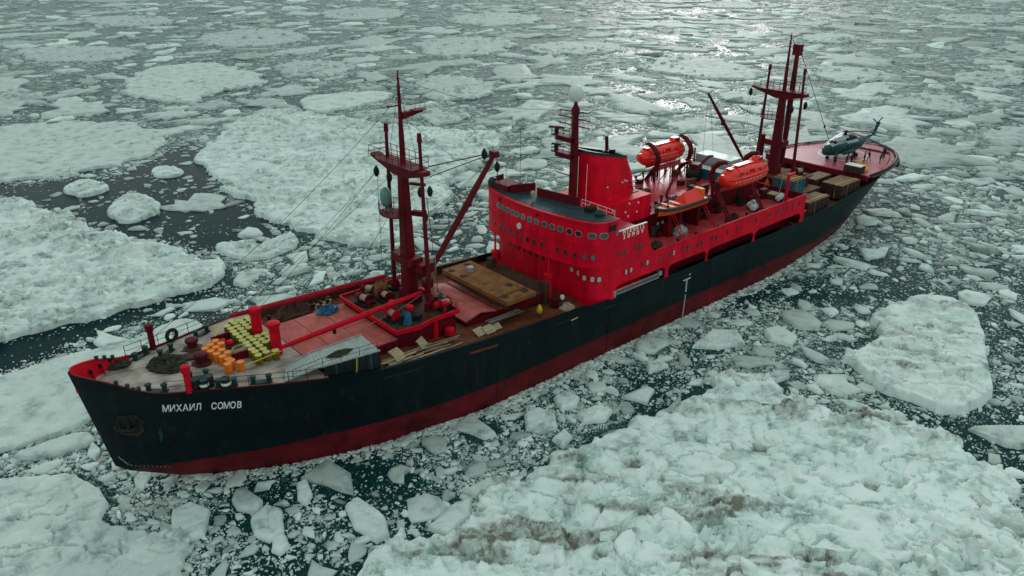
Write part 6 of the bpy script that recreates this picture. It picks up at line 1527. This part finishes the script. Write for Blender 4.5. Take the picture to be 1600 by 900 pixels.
# ------------------------------------------------------------------ boats
def loft(m_, secs, mi=0, n=16, caps=True):
    """secs: (x, halfwidth, zbottom, ztop, squareness)"""
    rows = []
    for x, w, zb, zt, q in secs:
        r = []
        for k in range(n):
            t = 2 * math.pi * k / n; c, s = math.cos(t), math.sin(t)
            r.append((x, w * math.copysign(abs(c) ** q, c), (zb + zt) / 2 + (zt - zb) / 2 * math.copysign(abs(s) ** q, s)))
        rows.append(r)
    m_.grid(rows, mi, close=True)
    if caps: m_.add(rows[0], [tuple(range(n))], mi); m_.add(rows[-1], [tuple(range(n - 1, -1, -1))], mi)
    return rows
ORANGED = paint('orange_dark', (0.50, 0.014, 0.008), .4, .2, 0, 2)
def lifeboat(loc, rz, label):
    e = empty('lifeboat', loc, rz); e.scale = (.9, .92, .92); tag(e, label, 'lifeboat', 'enclosed lifeboats')
    m_ = MB(); loft(m_, [(-4.9, .1, .5, 1.0, .9), (-4.6, .75, -.3, 1.0, .85), (-3.6, 1.25, -.95, 1.05, .8), (-1.5, 1.5, -1.15, 1.05, .75), (2, 1.5, -1.15, 1.05, .75), (4.0, 1.35, -.9, 1.05, .75), (4.7, 1.1, -.5, 1.0, .75)], n=20)
    m_.build('hull', ORANGE, e, smooth=True, sharp=50)
    m_ = MB(); loft(m_, [(-4.3, .5, -.1, .95, .8), (-3.7, 1.0, -.2, 1.35, .75), (-2.6, 1.28, -.2, 1.6, .7), (0, 1.36, -.2, 1.68, .68), (3.2, 1.34, -.2, 1.68, .68), (4.3, 1.15, -.1, 1.5, .7), (4.65, .85, 0, 1.2, .75)], n=20)
    m_.build('canopy', ORANGE, e, smooth=True, sharp=50)
    for x in (-2.5, -.9, .7, 2.3, 3.6):
        m_ = MB(); m_.tube([(x, 1.40 * math.cos(t), .75 + .98 * math.sin(t)) for t in np.linspace(-.1, math.pi + .1, 13)], .05, 5); m_.build('canopy_rib', ORANGED, e)
    MB().box((3.3, 0, 1.85), (1.6, 1.2, .75), taper=.85).build('conning_tower', ORANGE, e, bevel=.08)
    for y in (-.62, .62): MB().box((3.3, y, 1.95), (.9, .05, .28)).build('tower_window', GLASS, e)
    MB().box((-3.2, 0, 1.55), (.9, .9, .25)).build('hatch', ORANGE, e, bevel=.05)
    MB().box((.3, 0, 1.78), (4.6, .9, .18)).build('roof_walkway', ORANGE, e)
    m_ = MB(); m_.tube([(x, y * 1.03, .28) for x, y in [(-4.75, -.1), (-4.4, -.85), (-3.6, -1.27), (-1.5, -1.5), (2, -1.5), (4.0, -1.38), (4.7, -1.1)]], .07, 5); m_.tube([(x, -y * 1.03, .28) for x, y in [(-4.75, -.1), (-4.4, -.85), (-3.6, -1.27), (-1.5, -1.5), (2, -1.5), (4.0, -1.38), (4.7, -1.1)]], .07, 5)
    m_.build('fender_strake', BRED, e)
    for sd in (-1, 1):
        for k in range(10): MB().box((-3.4 + k * .8, sd * (1.5 if 1 < k < 8 else 1.37), .05), (.36, .07, .06)).build('reflective_tape', WHITE, e)
    m_ = MB(); m_.box((.4, 0, -1.2), (7.0, .2, .4)); m_.build('keel', ORANGED, e)
    for sd in (-1, 1):
        for k in range(7):
            x = -3.0 + k * .95; m_ = MB(); m_.tube([(x + .95 * f, sd * (1.50 if 0 < k < 6 else 1.42), -.12 - .28 * math.sin(math.pi * f)) for f in np.linspace(0, 1, 6)], .03, 4); m_.build('grab_line', ROPE, e)
        MB().box((.2, sd * 1.33, .95), (1.0, .06, .75), rx=sd * -.12).build('side_hatch', ORANGED, e)
        for x in (-2.0, 2.0): MB().cyl((x, sd * 1.30, 1.0), (x, sd * 1.40, 1.0), .16, None, 10).build('porthole', GLASS, e)
    MB().cyl((4.75, 0, -.75), (4.95, 0, -.75), .35, None, 10).build('propeller_guard', BLACK, e)
lifeboat((77.5, -6.5, 14.55), 0, 'enclosed orange lifeboat hanging on the port davits above the boat deck')
lifeboat((77.0, 6.5, 14.75), 0, 'enclosed orange lifeboat on the starboard davits behind the funnel')
e = empty('rescue_boat', (67.6, -4.9, 12.7), -.02); tag(e, 'open orange rescue boat with a folded cover and dark tube collar', 'boat')
prof = [(-4.4, .15), (-3.9, .8), (-2.8, 1.2), (-1, 1.4), (2, 1.4), (4.0, 1.25)]
m_ = MB(); rows = [[(x, -w, .1), (x, -w * .7, -.6), (x, 0, -.85), (x, w * .7, -.6), (x, w, .1)] for x, w in prof]; m_.grid(rows); m_.add(rows[-1], [(0, 1, 2, 3, 4)]); m_.build('hull', ORANGE2, e, smooth=True)
m_ = MB(); m_.tube([(x, -w, .15) for x, w in prof[::-1]] + [(x, w, .15) for x, w in prof], .2, 8); m_.build('collar', GREENB, e, smooth=True)
m_ = MB(); rows = [[(x, -w * .95, .12), (x, 0, .16), (x, w * .95, .12)] for x, w in prof]; m_.grid(rows, flip=True); m_.build('floor', ORANGE2, e)
m_ = MB(); m_.add([(-.4, -1.1, .15), (3.0, -1.2, .15), (3.2, 1.2, .15), (-.2, 1.1, .15), (.2, 0, 1.3), (2.4, 0, 1.45)], [(0, 1, 5, 4), (1, 2, 5), (2, 3, 4, 5), (3, 0, 4)]); m_.build('folded_cover', ORANGE, e)
MB().box((3.5, .2, .7), (.6, 1.4, 1.1)).build('console', DRUMO, e, bevel=.05)
for x in (-2.6, -1.2): MB().box((x, 0, .3), (.4, 1.9, .12)).build('thwart', ORANGE2, e)
# inflatable raft canisters on the side deck
def canister(loc, rz, label):
    e = empty('life_raft_canister', loc, rz); tag(e, label, 'life raft', 'life raft canisters')
    m_ = MB(); m_.tube([(-.8, 0, .55), (-.7, 0, .55), (0, 0, .55), (.7, 0, .55), (.8, 0, .55)], [.3, .46, .5, .46, .3], 14); m_.build('shell', WHITE, e, smooth=True)
    for x in (-.4, .4): MB().tube([(x, .51 * math.cos(t), .55 + .51 * math.sin(t)) for t in np.linspace(0, 6.28, 15)], .035, 4).build('strap', BLACK, e)
    MB().box((0, 0, .08), (1.3, .8, .16)).build('cradle', BLACK, e)
canister((80.6, -7.0, 9.4), .15, 'white life raft canister by the port rail, left one of a pair'); canister((81.3, -6.1, 9.4), .15, 'white life raft canister by the port rail, inner one of a pair')
canister((86.6, -6.9, 9.4), .3, 'white life raft canister beside the red davit post'); 
heap('tarpaulin_heap', 'grey tarpaulin bundle on the port side deck under the rescue boat', 'tarpaulin', (66.3, -6.0, 9.38), 1.1, .8, .95, STEEL, 41, 14, 7)
heap('rope_heap', 'dark rope pile at the foot of the port davit', 'rope', (75.6, -7.2, 9.38), .9, .7, .7, NET, 42, 14, 7)
heap('hose_heap', 'speckled dark heap by the ladder behind the bridge wing', 'hose', (60.6, -7.0, 9.38), 1.0, .7, .7, DBROWN, 43, 14, 7)
# containers
def container(name, label, c, d, mat, roofm, rz=0.0, ribs=8, strap=False, cat='container', group=None):
    e = empty(name, c, rz); tag(e, label, cat, group); L_, W_, H_ = d
    MB().box((0, 0, H_ / 2), (L_, W_, H_)).build('body', mat, e, bevel=.03)
    MB().box((0, 0, H_ + .03), (L_ * .98, W_ * .98, .06)).build('roof', roofm, e)
    n = ribs
    for k in range(n):
        MB().box((-L_ / 2 + (k + .5) * L_ / n, -W_ / 2 - .03, H_ / 2), (L_ / n * .5, .06, H_ * .9)).build('side_rib', mat, e)
        MB().box((-L_ / 2 - .03, -W_ / 2 + (k + .5) * W_ / n, H_ / 2), (.06, W_ / n * .5, H_ * .9)).build('end_rib', mat, e)
    if strap: MB().tube([(-L_ / 2 - .05, -W_ * .2, .1), (-L_ / 2 - .05, -W_ * .2, H_ + .08), (L_ / 2, -W_ * .3, H_ + .1)], .06, 5).build('lashing_strap', YEL, e); MB().tube([(-L_ * .2, -W_ / 2 - .06, .1), (-L_ * .2, -W_ / 2 - .06, H_ + .08), (-L_ * .1, W_ / 2, H_ + .1)], .06, 5).build('lashing_strap', ROPE, e)
    return e
CGREY = paint('grey_container', (0.36, 0.41, 0.41), .5, .12, .1, .8)
container('white_container', 'tall white container on the upper deck behind the port lifeboat', (83.6, 1.5, 11.99), (2.6, 5.8, 2.5), CGREY, WHITE, 0, 6)
container('storage_container', 'low container with pale roof and blue side before the white container', (80.9, .6, 11.99), (1.5, 5.0, 1.3), BLUE, WHITE, 0, 6)
container('cargo_box', 'big dark teal box lashed with straps beside the after mast', (90.6, -5.6, 8.9), (3.2, 3.2, 2.7), CONTB, BROWN, 0, 4, True, 'cargo box')
container('cargo_box', 'flat brown crate before the big teal box on the boat deck', (87.0, -6.0, 9.37), (1.6, 2.0, .7), DBROWN, ROPE, .1, 3, False, 'crate')
CR = paint('crate_dark', (0.055, 0.028, 0.024), .6, .3, .3, 1.0); CT_ = paint('crate_lid', (0.26, 0.15, 0.10), .8, .4, .3, 1.2)
for lab, c, d, rz in (('long brown crate nearest the port rail of the aft deck', (94.5, -7.3, 6.35), (5.6, 2.4, 1.9), 0), ('brown crate in the middle of the aft deck, left of the red hatch', (97.4, -4.4, 6.4), (5.0, 2.4, 1.9), 0), ('small brown crate farthest in on the aft deck', (102.4, -3.4, 7.85), (4.6, 2.2, 1.2), 0), ('big brown crate at the port rail below the helicopter deck', (103.2, -6.9, 6.9), (5.4, 3.2, 2.0), 0)):
    container('cargo_crate', lab, c, d, CR, CT_, rz, 5, lab.startswith('long') or lab.startswith('big'), 'crate', 'crates on the aft deck')
container('tool_box', 'white topped metal box on the port edge of the helicopter deck', (107.9, -6.3, 9.22), (1.6, 2.6, 1.1), DBROWN, WHITE, 0, 3, False, 'box')
heap('dark_bundle', 'dark tarpaulin bundle between the boat deck and the first aft crate', 'bundle', (90.6, -8.2, 5.9), 1.0, .8, 1.2, BLACK, 51, 12, 7)
for lab, c, r in (('yellow pump unit at the port edge of the helicopter deck', (109.6, -6.9, 9.25), .75), ('yellow engine cover near the helicopter', (111.3, -5.2, 9.25), .6)):
    heap('yellow_pump', lab, 'pump', c, r * 1.3, r * .8, r * 1.2, YEL, int(c[0]), 10, 6)

# ------------------------------------------------------------------ helicopter
H = empty('helicopter', (115.1, -.2, 9.21), -.12); tag(H, 'teal and white transport helicopter parked on the stern deck with drooping rotor blades', 'helicopter')
H.scale = (.86, .86, .86)
m_ = MB(); secs = [(-5.3, .25, 1.3, 1.9, .9), (-5.0, .75, .95, 2.35, .85), (-4.2, 1.1, .75, 2.75, .8), (-3.0, 1.23, .65, 3.0, .75), (0, 1.25, .6, 3.05, .72), (3.4, 1.25, .65, 3.05, .72), (5.0, 1.1, 1.1, 3.0, .78), (6.2, .7, 1.9, 2.95, .85), (7.2, .42, 2.25, 2.9, .9), (9.4, .24, 2.7, 3.1, .9)]
loft(m_, secs, n=22)
o = m_.build('fuselage', [HTEAL, HWHITE], H, smooth=True, sharp=50)
for p in o.data.polygons:
    c = p.center; p.material_index = 1 if (c.z > 2.7 and c.x < 2.5) else 0
m_ = MB(); loft(m_, [(-3.0, .35, 2.9, 3.3, .8), (-2.2, .8, 2.85, 3.7, .75), (-.2, .9, 2.85, 3.9, .75), (.6, .8, 2.85, 4.1, .8)], n=14); m_.build('engine_cowling', HWHITE, H, smooth=True, sharp=45)
m_ = MB(); loft(m_, [(.6, .8, 2.85, 4.1, .8), (2.4, .75, 2.85, 3.9, .8), (4.0, .35, 2.85, 3.3, .8)], n=14); m_.build('gearbox_fairing', BLACK, H, smooth=True, sharp=45)
for y in (-.42, .42): MB().cyl((-2.9, y, 3.15), (-3.2, y, 3.1), .34, .30, 14).build('engine_intake', BLACK, H, smooth=True)
for y in (-.95, .95): MB().cyl((-.2, y * .8, 3.4), (.1, y * 1.2, 3.45), .26, .24, 12).build('exhaust', BLACK, H, smooth=True)
# glazed nose
for k, (x, y, rz) in enumerate(((-5.12, 0, 0), (-4.85, -.62, .75), (-4.85, .62, -.75), (-4.2, -1.02, 1.35), (-4.2, 1.02, -1.35))):
    MB().box((x, y, 1.95), (.06, .75, .72), rz=rz, ry=-.22 if k == 0 else -.12).build('cockpit_window', GLASS, H)
for sd in (-1, 1):
    for k in range(5): MB().cyl((-2.4 + k * 1.15, sd * 1.22, 2.05), (-2.4 + k * 1.15, sd * 1.27, 2.05), .23, None, 12).build('cabin_window', GLASS, H)
    m_ = MB(); loft(m_, [(-1.9, .12, 1.0, 1.3, .9), (-1.5, .36, .75, 1.5, .9), (1.4, .36, .75, 1.5, .9), (2.1, .12, 1.0, 1.3, .9)], n=12)
    o = m_.build('side_tank', HTEAL, H, smooth=True); o.location = (0, sd * 1.5, 0)
    MB().cyl((1.4, sd * 1.2, 1.0), (1.6, sd * 2.1, .4), .07, None, 6).build('gear_strut', BLACK, H)
    MB().cyl((1.6, sd * 2.0, .42), (1.6, sd * 2.3, .42), .42, None, 14).build('main_wheel', RUBBER, H, smooth=True)
    MB().box((8.8, sd * 1.1, 2.95), (.7, 2.0, .08)).build('tailplane', HTEAL, H)
MB().cyl((-4.0, 0, .9), (-4.0, 0, .3), .07, None, 6).build('nose_strut', BLACK, H)
for y in (-.2, .2): MB().cyl((-4.0, y - .08, .3), (-4.0, y + .08, .3), .3, None, 12).build('nose_wheel', RUBBER, H, smooth=True)
m_ = MB(); prism_xz(m_, [(8.8, 2.7), (9.8, 2.75), (11.1, 5.1), (10.4, 5.2), (9.2, 3.2)], -.14, .14); m_.build('tail_fin', HTEAL, H)
TR = Vector((10.7, .35, 4.9))
for k in range(3):
    t = .5 + 2 * math.pi * k / 3; MB().box((TR.x + .95 * math.cos(t), TR.y, TR.z + .95 * math.sin(t)), (1.75, .05, .22), ry=-t).build('tail_rotor_blade', BLACK, H)
MB().cyl((TR.x, .1, TR.z), (TR.x, .5, TR.z), .14, None, 8).build('tail_rotor_hub', BLACK, H)
MB().lathe([(.30, 3.9), (.28, 4.4), (.55, 4.5), (.55, 4.75), (.2, 4.9)], (0.4, 0, 0), 12).build('rotor_hub', BLACK, H, smooth=True)
for k in range(5):
    t = math.radians(-168) + 2 * math.pi * k / 5; c, s = math.cos(t), math.sin(t); rows = []
    for i in range(9):
        f = i / 8; r = .5 + 9.6 * f; z = 4.65 - 1.25 * f ** 2; w = .26 if i > 0 else .12
        rows.append([(.4 + r * c - s * w, r * s + c * w, z + .05), (.4 + r * c + s * w, r * s - c * w, z - .02), (.4 + r * c + s * w, r * s - c * w, z - .07), (.4 + r * c - s * w, r * s + c * w, z)])
    m_ = MB(); m_.grid(rows, close=True); m_.add(rows[-1], [(0, 1, 2, 3)]); m_.build('rotor_blade', BLACK if k in (1, 2) else HTEAL, H)
MB().box((-3.3, -1.24, 1.7), (.9, .05, 1.5)).build('door', HTEAL, H)

# ------------------------------------------------------------------ people
def person_mesh(pose):
    """one continuous skinned figure 1.75 m tall facing -X; pose moves arms and legs"""
    lean, la, ra, st = pose
    V, E, Rr = [], [], []
    def add(p, r, par=None):
        V.append(p); Rr.append(r)
        if par is not None: E.append((par, len(V) - 1))
        return len(V) - 1
    pel = add((0, 0, .95), (.15, .12)); ab = add((-.02 - lean * .1, 0, 1.12), (.14, .115), pel); ch = add((-.03 - lean * .25, 0, 1.33), (.17, .13), ab)
    nk = add((-.04 - lean * .36, 0, 1.49), (.06, .06), ch); hd = add((-.06 - lean * .4, 0, 1.60), (.085, .10), nk); tp = add((-.06 - lean * .42, 0, 1.70), (.075, .085), hd)
    add((-.155 - lean * .42, 0, 1.60), (.018, .02), hd)        # nose
    for sd, ar in ((1, la), (-1, ra)):
        x0 = -.03 - lean * .24
        sh = add((x0, sd * .20, 1.40), (.075, .075), ch); el = add((x0 - .24 * math.sin(ar[0]), sd * .27, 1.40 - .28 * math.cos(ar[0])), (.052, .052), sh)
        a2 = ar[0] + ar[1]; q = V[el]; wr = add((q[0] - .25 * math.sin(a2), sd * .25, q[2] - .25 * math.cos(a2)), (.038, .038), el)
        q = V[wr]; u = (-math.sin(a2), -math.cos(a2)); pm = add((q[0] + u[0] * .07, sd * .25, q[2] + u[1] * .07), (.035, .028), wr); q = V[pm]
        for k, ln in enumerate((.075, .085, .08, .065)):
            o_ = (k - 1.5) * .02; f1 = add((q[0] + u[0] * .045 + u[1] * o_, sd * .25, q[2] + u[1] * .045 - u[0] * o_), (.009, .009), pm); g_ = V[f1]
            add((g_[0] + u[0] * ln * .6 - .01, sd * .24, g_[2] + u[1] * ln * .6), (.008, .008), f1)
        th = add((q[0] - u[1] * -.04, sd * .225, q[2] - u[0] * .04 + .01), (.010, .010), pm); g_ = V[th]; add((g_[0] + u[0] * .04, sd * .22, g_[2] + u[1] * .04), (.009, .009), th)
        hp_ = add((0, sd * .10, .88), (.105, .105), pel); kn = add((-.05 - sd * st * .18, sd * .12, .49), (.07, .07), hp_); an = add((.02 - sd * st * .30, sd * .13, .09), (.05, .05), kn)
        add((-.15 - sd * st * .30, sd * .15, .045), (.045, .04), an)
    me = bpy.data.meshes.new('person'); me.from_pydata(V, E, []); o = bpy.data.objects.new('tmp', me); COL.objects.link(o)
    md = o.modifiers.new('skin', 'SKIN'); md.use_smooth_shade = True
    for i, r in enumerate(Rr): me.skin_vertices[0].data[i].radius = r
    me.skin_vertices[0].data[0].use_root = True
    sb = o.modifiers.new('sub', 'SUBSURF'); sb.levels = sb.render_levels = 1
    dg = bpy.context.evaluated_depsgraph_get(); dg.update()
    out = bpy.data.meshes.new_from_object(o.evaluated_get(dg)); bpy.data.objects.remove(o)
    return out
POSES = [(0, (.15, .3), (.1, .35), .1), (.5, (.7, .5), (.6, .6), .35), (.1, (.3, 1.0), (-.25, .4), .8), (0, (1.0, .7), (.1, .3), .2)]
PM = [person_mesh(p) for p in POSES]
def person(x, y, z, rz, k, label, jacket=CLOTHD, trouser=CLOTHD, cap=BLACK, sc=1.0):
    me = PM[k].copy(); me.name = 'person'; me.materials.clear()
    for m in (jacket, trouser, SKIN, BLACK): me.materials.append(m)
    for p in me.polygons:
        c = p.center; hand = abs(c.y) > .2 and c.z < 1.0 and c.z > .5 and abs(c.y) < .3 and p.area < .0008
        p.material_index = 3 if c.z < .12 else 1 if c.z < .9 and not hand else 2 if (c.z > 1.5 or hand) else 0
        p.use_smooth = True
    o = link('person', me); o.location = (x, y, z); o.rotation_euler = (0, 0, rz); o.scale = (sc, sc, sc)
    tag(o, label, 'person', 'people on board')
    ln = POSES[k][0]; MB().lathe([(.125, 1.62), (.13, 1.66), (.11, 1.75), (.06, 1.79), (.01, 1.80)], (-.055 - ln * .42, 0, 0), 12).build('hat', cap, o, smooth=True)
hz = 9.21
for x, y, rz, k, lab in ((108.6, -2.7, .4, 0, 'person in dark clothes standing left of the helicopter nose wheel'), (110.9, -3.4, 1.2, 1, 'person in dark clothes bending by the near side of the helicopter'), (111.6, -3.9, -2.0, 0, 'person in dark clothes facing another beside the helicopter'), (113.6, -3.2, .3, 3, 'person in dark clothes reaching to the helicopter side tank'),
                         (114.2, -4.6, 2.2, 0, 'person in a dark jacket beside the yellow engine cover'), (115.4, -4.8, -.6, 2, 'person in dark clothes striding across the open pink deck'), (115.6, -6.5, 1.5, 1, 'person in dark clothes leaning at the port edge of the helicopter deck'), (118.6, -5.6, 1.0, 0, 'person in dark clothes at the aft port corner, left of two'), (119.6, -5.2, .2, 3, 'person in dark clothes at the aft port corner, right of two')):
    person(x, y, hz, rz, k, lab)
person(88.7, -3.4, 9.37, .6, 0, 'person in an orange suit and orange hood beside the after mast', CLOTHO, CLOTHD, CLOTHO, 1.08)
person(72.4, 5.3, 12.0, -1.2, 1, 'person in dark clothes behind the funnel, left of two', CLOTHD, CLOTHD, YEL)
person(73.1, 4.9, 12.0, 1.9, 0, 'person in dark clothes behind the funnel, right of two')
